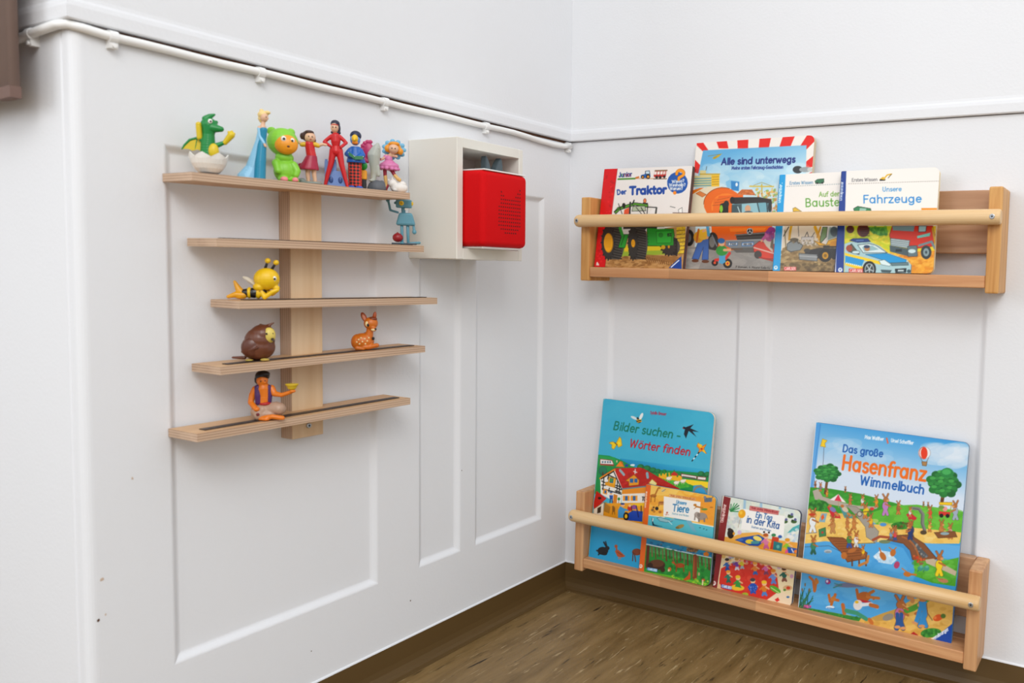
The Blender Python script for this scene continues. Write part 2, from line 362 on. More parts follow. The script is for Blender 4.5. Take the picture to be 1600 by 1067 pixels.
# ------------------------------------------------------------------ plywood tree shelf for the toys
tree = empty('tree_shelf', (0, -0.594, 0.409)); tag(tree, 'plywood tree shaped wall shelf with five narrow boards holding toys', 'shelf')
ven = wood('birch_veneer_post', '#e3c8a4', '#d6b58c', 2, 0, 0.45, ply=(0, 0.0042))
ply = wood('birch_plywood_board', '#d8b083', '#c4986c', 1, 0, 0.45, seed=3, ply=(2, 0.0031))
box('post', (-0.0085, -0.0235, 0.0), (0.0165, 0.0235, 0.345), ven, tree, 0.0006, 1)
strip_m = mat('dark_steel_strip', '#3a2f2b', 0.45, 0.1, 80.0, metal=0.3)
SH = []
for (tc_, zl, zr, nm) in ((0.611, 0.6910, 0.6972, 0), (0.5845, 0.6183, 0.6216, 1), (0.558, 0.5452, 0.5436, 2), (0.582, 0.4684, 0.4718, 3), (0.6105, 0.3938, 0.3965, 4)):
    ya, yb = -(tc_ + 0.156), -(tc_ - 0.156)      # world y of the left and right ends
    o0 = -0.594
    def zt(y): return (zl + (zr - zl) * (y - ya) / (yb - ya)) + 0.052 - 0.409
    F = 0.0575; n0, n1 = -0.6178, -0.5702
    outl = [(0.0005, ya), (0.0005, n0), (0.0168, n0), (0.0168, n1), (0.0005, n1), (0.0005, yb), (F, yb), (F, ya)]
    bm = bmesh.new()
    A = [bm.verts.new((x, y - o0, zt(y) - 0.0095)) for x, y in outl]; B = [bm.verts.new((x, y - o0, zt(y))) for x, y in outl]
    bm.faces.new(A[::-1]); bm.faces.new(B)
    for i in range(8): bm.faces.new((A[i], A[(i + 1) % 8], B[(i + 1) % 8], B[i]))
    sb = from_bm('shelf_board', bm, ply, tree)
    bm = bmesh.new(); y0, y1 = ya + 0.016, yb - 0.010
    vs = []
    for (x, y) in ((0.0345, y0), (0.0458, y0), (0.0458, y1), (0.0345, y1)): vs.append((x, y - o0, zt(y)))
    lo = [bm.verts.new((p[0], p[1], p[2] - 0.0004)) for p in vs]; hi = [bm.verts.new((p[0], p[1], p[2] + 0.0011)) for p in vs]
    bm.faces.new(lo[::-1]); bm.faces.new(hi)
    for i in range(4): bm.faces.new((lo[i], lo[(i + 1) % 4], hi[(i + 1) % 4], hi[i]))
    from_bm('metal_strip', bm, strip_m, sb)
    SH.append((ya, yb, zl + 0.052, zr + 0.052))
bm = bmesh.new(); tube(bm, [(0.0160, 0.0005, 0.0155), (0.0182, 0.0005, 0.0155), (0.0186, 0.0005, 0.0155)], [0.0034, 0.0034, 0.0026], 16)
s = from_bm('screw', bm, MATS['steel_screw'], tree)
bm = bmesh.new(); add_box(bm, (0.0184, -0.0011, 0.0150), (0.0190, 0.0021, 0.0160)); add_box(bm, (0.0184, 0.0000, 0.0139), (0.0190, 0.0010, 0.0171)); from_bm('screw_cross', bm, MATS['screw_recess'], s)
def shelf_z(k, t):
    ya, yb, za, zb = SH[k]; return za + (zb - za) * (-t - ya) / (yb - ya) + 0.0011

# ------------------------------------------------------------------ white box on the wall and the red speaker cube in it
cub = empty('wall_box', (0, -0.332, 0.655)); tag(cub, 'open fronted cream white wooden wall box beside the toy shelf', 'wall box')
crm = mat('cream_paint', '#e6e3da', 0.4, 0.02, 10.0, 0.05, 120.0)
W2 = 0.0735; Hh = 0.1805; XD = 0.1005
box('side_panel', (0.0005, -W2, 0), (XD, -W2 + 0.0125, Hh), crm, cub, 0.0008, 1)
box('side_panel', (0.0005, W2 - 0.0095, 0), (XD, W2, Hh), crm, cub, 0.0008, 1)
box('top_panel', (0.0005, -W2 + 0.0125, Hh - 0.0145), (XD, W2 - 0.0095, Hh), crm, cub, 0.0005, 1)
box('bottom_panel', (0.0005, -W2 + 0.0125, 0), (XD, W2 - 0.0095, 0.0165), crm, cub, 0.0005, 1)
box('back_panel', (0.0008, -W2 + 0.0125, 0.0165), (0.006, W2 - 0.0095, Hh - 0.0145), mat('inner_grey', '#cfc6c2', 0.6), cub)  # back panel is greyer than the cream panels
spk = empty('speaker_cube', (0.088, -0.3405, 0.6717)); tag(spk, 'red fabric covered cube speaker with two grey ears sitting in the white wall box', 'speaker')
redm = mat('red_fabric', '#d40008', 0.75, 0.06, 300.0, 0.25, 1500.0, 0.2)
box('body', (-0.050, -0.0505, 0.003), (0.050, 0.0505, 0.1165), redm, spk, 0.0085, 4)
box('top_plate', (-0.0455, -0.0460, 0.1160), (0.0485, 0.0455, 0.1182), white_pl, spk, 0.0010, 2)
box('base_plate', (-0.043, -0.043, 0.0), (0.043, 0.043, 0.0034), white_pl, spk, 0.001, 1)
bm = bmesh.new()
for row in range(13):
    z = 0.0925 - row * 0.0056
    if row < 3: cs = {0: [10], 1: [1, 9, 10], 2: [1, 2, 8, 9, 10]}[row]
    elif row < 5: cs = range(1, 11)
    elif row < 11: cs = range(0, 11)
    else: cs = range(1, 10) if row == 11 else range(3, 9)
    for k in cs:
        y = -0.0155 + k * 0.0047
        tube(bm, [(0.0490, y, z), (0.05022, y, z)], 0.00125, 8)
from_bm('speaker_hole_disc', bm, mat('hole_shade', '#4a0508', 0.9), spk, kind='stuff')  # dark discs stand in for the shade inside the holes
earm = mat('grey_rubber', '#4d5a60', 0.6, 0.05)
def ear(pts):
    bm = bmesh.new(); prism(bm, pts, 0, -0.0055, 0.0055); bmesh.ops.bevel(bm, geom=bm.edges[:], offset=0.0008, segments=2, affect='EDGES')
    from_bm('ear', bm, earm, spk, False)
ear([(0.0035, 0.117), (0.0165, 0.117), (0.0125, 0.1305), (0.0085, 0.1395), (0.0050, 0.1455), (0.0036, 0.1420)])
ear([(0.0225, 0.117), (0.0415, 0.117), (0.0415, 0.1310), (0.0398, 0.1435), (0.0378, 0.1460), (0.0320, 0.1395), (0.0262, 0.1290)])
# ------------------------------------------------------------------ printed covers: a small painter that colours the points of a fine grid mesh
def A(cx, cy, rx, ry, a0, a1, n=14):
    return [(cx + rx * math.cos(math.radians(a0 + (a1 - a0) * k / n)), cy + ry * math.sin(math.radians(a0 + (a1 - a0) * k / n))) for k in range(n + 1)]
G = {}
def g(ch, adv, *st): G[ch] = (adv, st)
X = .68
g(' ', .38); g('-', .5, [(.06, .34), (.42, .34)]); g('.', .25, [(.1, .02), (.12, .02)]); g('*', .2, A(.1, .9, .05, .05, 0, 360, 8)); g(',', .25, [(.12, .05), (.06, -.12)])
g('?', .6, A(.28, .76, .22, .24, 165, -60) + [(.28, .42), (.28, .28)], [(.27, .03), (.29, .03)])
g('a', .74, A(.32, .34, .27, .33, 0, 360, 20), [(.6, .67), (.6, 0)])
g('b', .74, [(.08, 1), (.08, 0)], A(.36, .34, .28, .33, 0, 360, 20)); g('c', .6, A(.35, .34, .28, .33, 50, 310, 16))
g('d', .76, A(.34, .34, .28, .33, 0, 360, 20), [(.63, 1), (.63, 0)]); g('e', .68, [(.07, .36), (.61, .36)] + A(.34, .34, .27, .33, 3, 312, 18))
g('f', .46, A(.36, .78, .2, .22, 60, 180, 8) + [(.16, 0)], [(.02, .62), (.36, .62)])
g('g', .76, A(.34, .34, .28, .33, 0, 360, 20), [(.62, .67), (.62, -.08)] + A(.36, -.08, .26, .22, 0, -150, 10))
g('h', .7, [(.08, 1), (.08, 0)], A(.33, .4, .25, .27, 180, 0, 12) + [(.58, 0)]); g('i', .26, [(.12, .66), (.12, 0)], [(.12, .92), (.125, .92)])
g('j', .3, [(.18, .66), (.18, -.1)] + A(.02, -.1, .16, .16, 0, -90, 6), [(.18, .92), (.185, .92)])
g('k', .64, [(.08, 1), (.08, 0)], [(.52, .66), (.1, .28)], [(.22, .38), (.56, 0)]); g('l', .24, [(.1, 1), (.1, 0)])
g('m', 1.06, [(.08, .66), (.08, 0)], A(.29, .42, .21, .25, 180, 0, 10) + [(.5, 0)], A(.71, .42, .21, .25, 180, 0, 10) + [(.92, 0)])
g('n', .7, [(.08, .66), (.08, 0)], A(.33, .4, .25, .27, 180, 0, 12) + [(.58, 0)]); g('o', .7, A(.34, .34, .28, .33, 0, 360, 20))
g('p', .74, [(.08, .66), (.08, -.3)], A(.36, .34, .28, .33, 0, 360, 20)); g('r', .46, [(.08, .66), (.08, 0)], A(.3, .4, .22, .27, 180, 60, 8))
g('s', .54, A(.27, .5, .2, .16, 45, 250, 10) + A(.26, .17, .2, .17, 80, -150, 12)); g('t', .46, [(.17, .92), (.17, .16)] + A(.31, .16, .14, .16, 180, 290, 8), [(.02, .64), (.36, .64)])
g('u', .7, [(.08, .66), (.08, .27)] + A(.33, .27, .25, .27, 180, 360, 12) + [(.58, .66)], [(.58, .4), (.58, 0)])
g('v', .6, [(.03, .66), (.28, 0), (.54, .66)]); g('w', .92, [(.03, .66), (.23, 0), (.44, .62), (.65, 0), (.86, .66)]); g('x', .6, [(.04, .66), (.52, 0)], [(.52, .66), (.04, 0)])
g('y', .62, [(.04, .66), (.3, .02)], [(.56, .66), (.22, -.3)]); g('z', .6, [(.06, .66), (.52, .66), (.05, 0), (.54, 0)])
g('ß', .7, [(.08, 0), (.08, .75)] + A(.29, .76, .21, .22, 180, -50, 10) + A(.33, .27, .25, .27, 75, -120, 12)); g('ö', .7, A(.34, .34, .28, .33, 0, 360, 20), [(.2, .92), (.205, .92)], [(.48, .92), (.485, .92)])
g('A', .84, [(.03, 0), (.4, 1), (.77, 0)], [(.16, .34), (.64, .34)])
g('B', .76, [(.1, 0), (.1, 1), (.36, 1)] + A(.38, .76, .23, .24, 90, -90, 8) + [(.1, .52)], A(.4, .26, .26, .26, 90, -90, 8) + [(.1, 0)])
g('C', .84, A(.46, .5, .38, .5, 50, 310, 18)); g('D', .84, [(.1, 0), (.1, 1), (.3, 1)] + A(.32, .5, .42, .5, 90, -90, 14) + [(.1, 0)])
g('E', .66, [(.56, 1), (.1, 1), (.1, 0), (.56, 0)], [(.1, .52), (.5, .52)]); g('F', .64, [(.58, 1), (.1, 1), (.1, 0)], [(.1, .52), (.5, .52)])
g('G', .88, A(.46, .5, .38, .5, 50, 350, 18) + [(.5, .44)]); g('H', .8, [(.1, 1), (.1, 0)], [(.68, 1), (.68, 0)], [(.1, .52), (.68, .52)]); g('I', .3, [(.14, 1), (.14, 0)])
g('J', .56, [(.44, 1), (.44, .24)] + A(.24, .24, .2, .24, 0, -170, 8)); g('K', .76, [(.1, 1), (.1, 0)], [(.64, 1), (.12, .45)], [(.26, .58), (.68, 0)])
g('L', .6, [(.1, 1), (.1, 0), (.54, 0)]); g('M', .96, [(.08, 0), (.12, 1), (.46, .3), (.8, 1), (.86, 0)]); g('N', .82, [(.1, 0), (.1, 1), (.68, 0), (.68, 1)])
g('Z', .7, [(.06, 1), (.6, 1), (.06, 0), (.64, 0)]); g('O', .92, A(.46, .5, .38, .5, 0, 360, 22)); g('P', .72, [(.1, 0), (.1, 1), (.36, 1)] + A(.38, .74, .25, .26, 90, -90, 8) + [(.1, .48)])
g('R', .76, [(.1, 0), (.1, 1), (.36, 1)] + A(.38, .75, .25, .25, 90, -90, 8) + [(.1, .5)], [(.36, .5), (.66, 0)])
g('S', .68, A(.34, .75, .25, .24, 40, 255, 12) + A(.32, .26, .27, .26, 78, -150, 14)); g('T', .76, [(.02, 1), (.72, 1)], [(.37, 1), (.37, 0)])
g('U', .8, [(.1, 1), (.1, .32)] + A(.38, .32, .28, .32, 180, 360, 12) + [(.66, 1)]); g('V', .76, [(.03, 1), (.37, 0), (.71, 1)]); g('W', 1.1, [(.03, 1), (.27, 0), (.53, .9), (.79, 0), (1.03, 1)])

class Cover:
    CELL = 0.00092
    def __init__(s, quad, W, H, bg, seed=1):
        s.W, s.H = W, H; s.cw, s.ch = int(W / s.CELL) + 1, int(H / s.CELL) + 1
        s.img = np.empty((s.ch, s.cw, 3)); s.img[:] = s.rgb(bg); s.rs = np.random.RandomState(seed)
        src = np.array(quad, float); dst = np.array([(0, 0), (s.cw - 1, 0), (s.cw - 1, s.ch - 1), (0, s.ch - 1)], float)
        M = []; r = []
        for (x, y), (u, v) in zip(src, dst):
            M.append([x, y, 1, 0, 0, 0, -u * x, -u * y]); r.append(u); M.append([0, 0, 0, x, y, 1, -v * x, -v * y]); r.append(v)
        s.h = np.append(np.linalg.solve(np.array(M), np.array(r)), 1).reshape(3, 3)
        s.fr = (1, 0, 0); s.quad = quad
        s.k0 = (s.cw - 1) / np.linalg.norm(src[1] - src[0])
    def frame(s, sc, ox, oy): s.fr = (sc, ox, oy)
    def rgb(s, c): return np.array([int(c.lstrip('#')[i:i + 2], 16) / 255 for i in (0, 2, 4)]) if isinstance(c, str) else np.array(c)
    def T(s, pts):
        p = np.array(pts, float).reshape(-1, 2) / s.fr[0] + np.array(s.fr[1:])
        q = np.c_[p, np.ones(len(p))] @ s.h.T
        return q[:, :2] / q[:, 2:]
    @property
    def k(s): return s.k0 / s.fr[0]
    def blend(s, x0, y0, m, c, al=1.0):
        h, w = m.shape; reg = s.img[y0:y0 + h, x0:x0 + w]; a = (m * al)[..., None]
        reg[:] = reg * (1 - a) + s.rgb(c) * a
    def bbox(s, q, pad):
        x0 = max(0, int(q[:, 0].min() - pad)); x1 = min(s.cw, int(q[:, 0].max() + pad) + 2); y0 = max(0, int(q[:, 1].min() - pad)); y1 = min(s.ch, int(q[:, 1].max() + pad) + 2)
        if x1 <= x0 or y1 <= y0: return None
        Y, X_ = np.mgrid[y0:y1, x0:x1]; return x0, y0, X_.astype(float), Y.astype(float)
    @staticmethod
    def segd(X_, Y, q, closed):
        d = np.full(X_.shape, 1e9); n = len(q)
        for i in range(n if closed else n - 1):
            a, b = q[i], q[(i + 1) % n]; e = b - a; L = e @ e + 1e-12
            t = np.clip(((X_ - a[0]) * e[0] + (Y - a[1]) * e[1]) / L, 0, 1)
            d = np.minimum(d, (X_ - a[0] - t * e[0]) ** 2 + (Y - a[1] - t * e[1]) ** 2)
        return np.sqrt(d)
    def mask(s, q):
        b = s.bbox(q, 2)
        if b is None: return None
        x0, y0, X_, Y = b; ins = np.zeros(X_.shape, bool); n = len(q)
        for i in range(n):
            a, c = q[i], q[(i + 1) % n]
            if a[1] == c[1]: continue
            cr = ((a[1] > Y) != (c[1] > Y)) & (X_ < (c[0] - a[0]) * (Y - a[1]) / (c[1] - a[1]) + a[0]); ins ^= cr
        d = s.segd(X_, Y, q, True); d = np.where(ins, -d, d)
        return x0, y0, np.clip(0.5 - d, 0, 1)
    def poly(s, pts, c, al=1.0, ol=None, ow=0):
        q = s.T(pts); m = s.mask(q)
        if m: s.blend(*m, c, al)
        if ol: s.line(list(pts) + [pts[0]], ow, ol)
    def rect(s, x0, y0, x1, y1, c, al=1.0): s.poly([(x0, y0), (x1, y0), (x1, y1), (x0, y1)], c, al)
    def ell(s, cx, cy, rx, ry, c, rot=0, al=1.0, ol=None, ow=0):
        r = math.radians(rot); P = [(cx + rx * math.cos(t) * math.cos(r) - ry * math.sin(t) * math.sin(r), cy + rx * math.cos(t) * math.sin(r) + ry * math.sin(t) * math.cos(r)) for t in np.linspace(0, 2 * PI, 18)[:-1]]
        s.poly(P, c, al, ol, ow)
    def line(s, pts, w, c, al=1.0): 
        q = s.T(pts); hw = max(w * s.k / 2, 0.25); b = s.bbox(q, hw + 1)
        if b is None: return
        x0, y0, X_, Y = b; s.blend(x0, y0, np.clip(hw + 0.5 - s.segd(X_, Y, q, False), 0, 1) * min(1, w * s.k + 0.2), c, al)
    def grad(s, pts, c0, c1, p0, p1):
        q = s.T(pts); m = s.mask(q)
        if not m: return
        x0, y0, mk = m; a, b = s.T([p0, p1]); Y, X_ = np.mgrid[y0:y0 + mk.shape[0], x0:x0 + mk.shape[1]]; e = b - a
        t = np.clip(((X_ - a[0]) * e[0] + (Y - a[1]) * e[1]) / (e @ e), 0, 1)[..., None]; col = s.rgb(c0) * (1 - t) + s.rgb(c1) * t
        reg = s.img[y0:y0 + mk.shape[0], x0:x0 + mk.shape[1]]; reg[:] = reg * (1 - mk[..., None]) + col * mk[..., None]
    def text(s, t, p0, p1, h, c, w, slant=0.0, al=1.0, serif=False):
        adv = sum(G[ch][0] for ch in t); p0 = np.array(p0, float); p1 = np.array(p1, float); d = (p1 - p0) / adv
        dn = (p1 - p0) / np.linalg.norm(p1 - p0); up = np.array([dn[1], -dn[0]]) * h + dn * slant * h; x = 0
        for ch in t:
            for st in G[ch][1]:
                s.line([tuple(p0 + d * (x + a * 0.87 + 0.03) + up * b) for a, b in st], w, c, al)
            x += G[ch][0]
    def mottle(s, pts, cols, n, r0, r1, al=0.8, asp=1.0):
        """brush dabs inside an outline"""
        P = np.array(pts, float); lo, hi = P.min(0), P.max(0); q = s.T(pts); k = 0
        while k < n:
            x, y = lo + (hi - lo) * s.rs.rand(2); k += 1
            ins = False; m = len(P)
            for i in range(m):
                a, c = P[i], P[(i + 1) % m]
                if (a[1] > y) != (c[1] > y) and x < (c[0] - a[0]) * (y - a[1]) / (c[1] - a[1]) + a[0]: ins = not ins
            if not ins: continue
            r = r0 + (r1 - r0) * s.rs.rand(); s.ell(x, y, r * asp, r, cols[s.rs.randint(len(cols))], s.rs.rand() * 40 - 20, al)
    def kid(s, x, y, h, shirt, hair, legs='#2f5d9e', lean=0):
        s.ell(x + lean, y - h * .12, h * .13, h * .14, legs); s.line([(x, y - h * .3), (x - h * .12, y)], h * .14, legs); s.line([(x, y - h * .3), (x + h * .14, y)], h * .14, legs)
        s.ell(x, y - h * .45, h * .19, h * .24, shirt); s.line([(x - h * .1, y - h * .55), (x - h * .3, y - h * .38)], h * .1, shirt); s.line([(x + h * .1, y - h * .55), (x + h * .3, y - h * .42)], h * .1, '#eebd92')
        s.ell(x + lean, y - h * .8, h * .17, h * .18, '#f2c49b'); s.ell(x + lean - h * .02, y - h * .88, h * .18, h * .12, hair)
    def hare(s, x, y, h, shirt, legs='#c98547', fur='#c07b3f', flip=1):
        o = '#5a3a22'; t = max(3.0, h * .035)
        for q, w in (([(x, y - h * .3), (x - h * .1, y)], .13), ([(x, y - h * .3), (x + h * .1, y)], .13), ([(x, y - h * .8), (x - h * .12, y - h)], .07), ([(x + h * .04, y - h * .8), (x + h * .14, y - h * 1.02)], .07)): s.line(q, h * w + t, o, .6)
        s.ell(x, y - h * .42, h * .15 + t / 2, h * .22 + t / 2, o, 0, .6); s.ell(x + flip * h * .03, y - h * .72, h * .13 + t / 2, h * .12 + t / 2, o, 0, .6)
        s.line([(x, y - h * .3), (x - h * .1, y)], h * .13, legs); s.line([(x, y - h * .3), (x + h * .1, y)], h * .13, legs)
        s.ell(x, y - h * .42, h * .15, h * .22, shirt); s.line([(x, y - h * .52), (x + flip * h * .25, y - h * .4)], h * .08, fur)
        s.ell(x + flip * h * .03, y - h * .72, h * .13, h * .12, fur); s.ell(x + flip * h * .12, y - h * .69, h * .07, h * .06, '#d9a46c')
        s.line([(x, y - h * .8), (x - h * .12, y - h)], h * .07, fur); s.line([(x + h * .04, y - h * .8), (x + h * .14, y - h * 1.02)], h * .07, fur)
    def mesh(s, name, parent, rtr=0.0, rbr=0.0, rtl=0.0, x_off=0.0):
        cw, ch = s.cw, s.ch; u = np.linspace(0, s.W, cw); v = np.linspace(s.H, 0, ch); UU, VV = np.meshgrid(u, v)
        xm = np.full(ch, s.W); xl = np.zeros(ch)
        for r, dist in ((rtr, s.H - v), (rbr, v)):
            if r: i = dist < r; xm[i] = np.minimum(xm[i], s.W - r + np.sqrt(np.maximum(0, r * r - (r - dist[i]) ** 2)))
        if rtl: i = (s.H - v) < rtl; xl[i] = rtl - np.sqrt(np.maximum(0, rtl * rtl - (rtl - (s.H - v)[i]) ** 2))
        UU = np.clip(UU, xl[:, None], xm[:, None])
        co = np.stack([UU, VV, np.full_like(UU, 0.00025)], -1).reshape(-1, 3).astype(np.float32)
        idx = np.arange(cw * ch).reshape(ch, cw); f = np.stack([idx[1:, :-1], idx[1:, 1:], idx[:-1, 1:], idx[:-1, :-1]], -1).reshape(-1, 4).astype(np.int32)
        me = bpy.data.meshes.new(name); me.vertices.add(len(co)); me.vertices.foreach_set('co', co.ravel())
        me.loops.add(f.size); me.loops.foreach_set('vertex_index', f.ravel()); me.polygons.add(len(f))
        me.polygons.foreach_set('loop_start', np.arange(0, f.size, 4, dtype=np.int32)); me.polygons.foreach_set('loop_total', np.full(len(f), 4, np.int32))
        me.update(calc_edges=True)
        at = me.color_attributes.new('print', 'FLOAT_COLOR', 'POINT'); c = s.img.reshape(-1, 3); gy = c.mean(1, keepdims=True); c = np.clip(gy + (c - gy) * 1.06, 0, 1) ** 1.12   # print inks: a little denser than the mixed colours
        c = np.where(c <= 0.04045, c / 12.92, ((c + 0.055) / 1.055) ** 2.4)
        at.data.foreach_set('color', np.c_[c, np.ones(len(c))].astype(np.float32).ravel())
        return link(name, me, PRINT, parent)
PRINT = bpy.data.materials.new('printed_cover'); PRINT.use_nodes = True
n = PRINT.node_tree.nodes; at = n.new('ShaderNodeAttribute'); at.attribute_name = 'print'
PRINT.node_tree.links.new(at.outputs['Color'], n['Principled BSDF'].inputs['Base Color']); n['Principled BSDF'].inputs['Roughness'].default_value = 0.32
n['Principled BSDF'].inputs['Specular IOR Level'].default_value = 0.4

def book(key, cover, dims, th, label, edge, back, spine, spine_w=0.0, r=0.008, rtl=0.0, rbr=None):
    s_, Y, z, W, H, lean, roll, yaw = dims; lean, roll, yaw = (math.radians(a) for a in (lean, roll, yaw)); rbr = r if rbr is None else rbr
    u = Vector((math.cos(roll) * math.cos(yaw), math.sin(yaw) * math.cos(roll), math.sin(roll))); nH = Vector((0, math.sin(lean), math.cos(lean)))
    nH = (nH - u * nH.dot(u)).normalized(); w = u.cross(nH)
    e = empty('picture_book', (s_, Y, z + 0.052)); e.rotation_euler = Matrix((u, nH, w)).transposed().to_euler()
    tag(e, label, 'book', 'picture books in the wall racks')
    def outline(ins):
        P = [(ins * 0.2, ins * .3)]
        for (cx, cy, a0, rr) in ((W - ins - rbr, ins * .3 + rbr, -90, rbr), (W - ins - r, H - ins - r, 0, r)):
            P += [(cx + rr * math.cos(math.radians(a0 + 15 * k)), cy + rr * math.sin(math.radians(a0 + 15 * k))) for k in range(7)] if rr else [(cx, cy)]
        if rtl: P += [(rtl - rtl * math.sin(math.radians(15 * k)), H - ins - rtl + rtl * math.cos(math.radians(15 * k))) for k in range(7)]
        else: P.append((ins * 0.2, H - ins))
        return P
    bm = bmesh.new(); prism(bm, outline(0.0004), 2, -th + 0.0014, -0.0014); pb = from_bm('page_block', bm, mat('page_edges_' + key, edge, 0.7, 0.08, 300.0), e)
    bm = bmesh.new(); prism(bm, outline(0), 2, -0.0013, 0.0); fc = from_bm('front_cover', bm, mat('cover_board_' + key, back, 0.45), e)
    bm = bmesh.new(); prism(bm, outline(0), 2, -th, -th + 0.0013); from_bm('back_cover', bm, mat('cover_board_' + key, back, 0.45), e)
    bm = bmesh.new(); add_box(bm, (-0.0012, 0.0004, -th), (0.0003, H - 0.0004, 0.0002), 0.0004, 1); from_bm('spine', bm, mat('spine_' + key, spine, 0.4), e)
    cover.mesh('cover_print', fc, r, rbr, rtl)
    return e

BOOKS = {
'traktor': ([0.1043, -0.06, 0.5971, 0.188, 0.1847, 8.26, -0.44, -0.21], [(945.0, 264.2), (1082.4, 259.2), (1066.2, 421.1), (928.8, 416.8)]),
'alle': ([0.2897, -0.044, 0.5971, 0.2237, 0.2269, 8.31, 0.45, -0.35], [(1088.6, 223.7), (1273.2, 210.9), (1256.7, 422.4), (1071.4, 420.0)]),
'baust': ([0.4624, -0.056, 0.597, 0.1526, 0.1619, 8.0, 0.6, 0], [(1219.1, 273.1), (1358.7, 266.3), (1347.9, 424.6), (1207.9, 423.1)]),
'fahr': ([0.5737, -0.0675, 0.597, 0.1526, 0.1622, 7.7, 0.4, 1.2], [(1315.7, 267.6), (1468.5, 261.1), (1458.1, 427.5), (1304.7, 425.2)]),
'bilder': ([0.0965, -0.0537, 0.0436, 0.2388, 0.3035, 6.5, -1.03, 0.6], [(943.3, 622.4), (1116.6, 645.2), (1092.4, 910.6), (920.0, 869.4)]),
'tiere': ([0.2145, -0.06, 0.0415, 0.1458, 0.1584, 6.5, -0.5, -0.15], [(1010.3, 756.4), (1120.0, 775.9), (1108.1, 916.9), (998.7, 891.0)]),
'kita': ([0.3649, -0.0543, 0.0387, 0.1466, 0.1615, 6.8, -1.9, 0.9], [(1129.4, 774.3), (1251.6, 798.3), (1236.0, 948.2), (1114.2, 917.2)]),
'wimmel': ([0.525, -0.052, 0.0358, 0.2489, 0.3105, 6.9, -1.4, 1.0], [(1275.6, 660.0), (1514.7, 692.1), (1486.2, 1007.1), (1247.9, 949.1)]),
}
def cov(key, bg, seed=1): d, q = BOOKS[key]; return Cover(q, d[3], d[4], bg, seed), d
K = '#1c1a1a'
# ---- tractor book
c, d = cov('traktor', '#efeae6', 3); c.frame(5.93, 920, 250)
c.poly([(80, 760), (200, 720), (900, 600), (900, 1010), (40, 1010)], '#c8a06a')
c.poly([(100, 800), (830, 780), (840, 870), (160, 900)], '#9db33e'); c.poly([(330, 790), (800, 790), (830, 830), (330, 850)], '#d9c32c')
c.poly([(140, 905), (860, 880), (860, 1010), (60, 1010)], '#b98d58'); c.mottle([(140, 905), (860, 880), (860, 1010), (60, 1010)], ['#8d6338', '#d2ab78', '#a97c48', '#c99f68'], 260, 4, 14, .6, 2.2)
c.poly([(480, 870), (850, 900), (850, 960), (560, 930)], '#93683c', .7)
for k in range(14): c.line([(520 + k * 22, 895 + k * 5), (545 + k * 20, 940 + k * 3)], 7, '#6e4a28', .7)
for k in range(7): c.poly([(815, 625 + k * 36), (895, 618 + k * 36), (892, 646 + k * 36), (812, 655 + k * 36)], '#e6c63c'); c.line([(815, 655 + k * 36), (892, 648 + k * 36)], 6, '#8a6f1e')
c.mottle([(815, 625), (895, 618), (880, 860), (812, 860)], ['#b99a2a', '#f0da66'], 60, 3, 8, .5)
# red spine strip with bubbly texture
c.poly([(140, 40), (268, 66), (210, 500), (148, 1010), (30, 1010)], '#d8121a'); c.mottle([(150, 80), (255, 80), (140, 980), (60, 980)], ['#b80a12', '#ef3a3a', '#c40e16'], 90, 6, 14, .5)
c.line([(268, 66), (148, 1010)], 5, '#8e0d12', .6)
c.poly([(68, 975), (72, 950), (82, 942), (86, 955), (94, 962), (96, 978)], '#f0e4dc')
c.text('Junior', (280, 158), (402, 150), 40, '#2c4c8e', 9)
for i, (x, col) in enumerate(((306, '#3a9a3a'), (330, '#e07b1c'), (352, '#c8202a'), (366, '#c8202a'), (386, '#a02050'))): c.line([(x, 130), (x, 152)], 7, col, .75)
c.line([(272, 178), (430, 172)], 13, '#4d8c2c'); c.line([(430, 173), (720, 173)], 5, '#c79050'); c.line([(600, 176), (720, 176)], 4, K)
c.poly([(470, 165), (440, 172), (430, 160), (465, 150)], '#d07828')
c.poly([(485, 140), (520, 130), (525, 100), (565, 98), (572, 150), (540, 168), (480, 165)], '#2e6cb4'); c.poly([(525, 103), (562, 101), (566, 130), (528, 132)], '#cfe0ea', 1, K, 4)
c.ell(500, 158, 15, 16, K); c.ell(500, 158, 8, 9, '#e8a030'); c.ell(550, 155, 20, 22, K); c.ell(550, 155, 11, 12, '#e8a030')
c.poly([(600, 148), (615, 100), (725, 97), (715, 148), (700, 160), (610, 162)], '#c23a30'); c.poly([(612, 108), (722, 104), (716, 132), (606, 136)], '#f1eae4'); c.line([(615, 100), (725, 97)], 10, '#8a6a4a')
for x in (635, 662, 690, 712): c.line([(x, 104), (x - 6, 150)], 6, '#b52c26')
c.ell(630, 160, 13, 13, K); c.ell(662, 160, 13, 13, K); c.ell(700, 156, 12, 12, K)
c.text('Der', (262, 320), (350, 314), 42, '#1d4fa3', 10); c.text('Traktor', (378, 318), (722, 306), 66, '#1d4fa3', 19.5, 0.05)
c.ell(822, 212, 96, 100, '#1f5fae'); c.text('Wieso?', (772, 214), (888, 204), 26, '#f4f2ee', 5.4); c.text('Weshalb?', (745, 245), (898, 242), 26, '#f4f2ee', 5.4); c.text('Warum?', (752, 278), (872, 276), 26, '#f4f2ee', 5.4)
q = A(848, 124, 33, 28, 170, 425) + [(836, 164), (834, 178)]; c.line(q, 26, '#c57a12'); c.line(q, 19, '#f2a321'); c.ell(797, 304, 16, 17, '#f2931e')
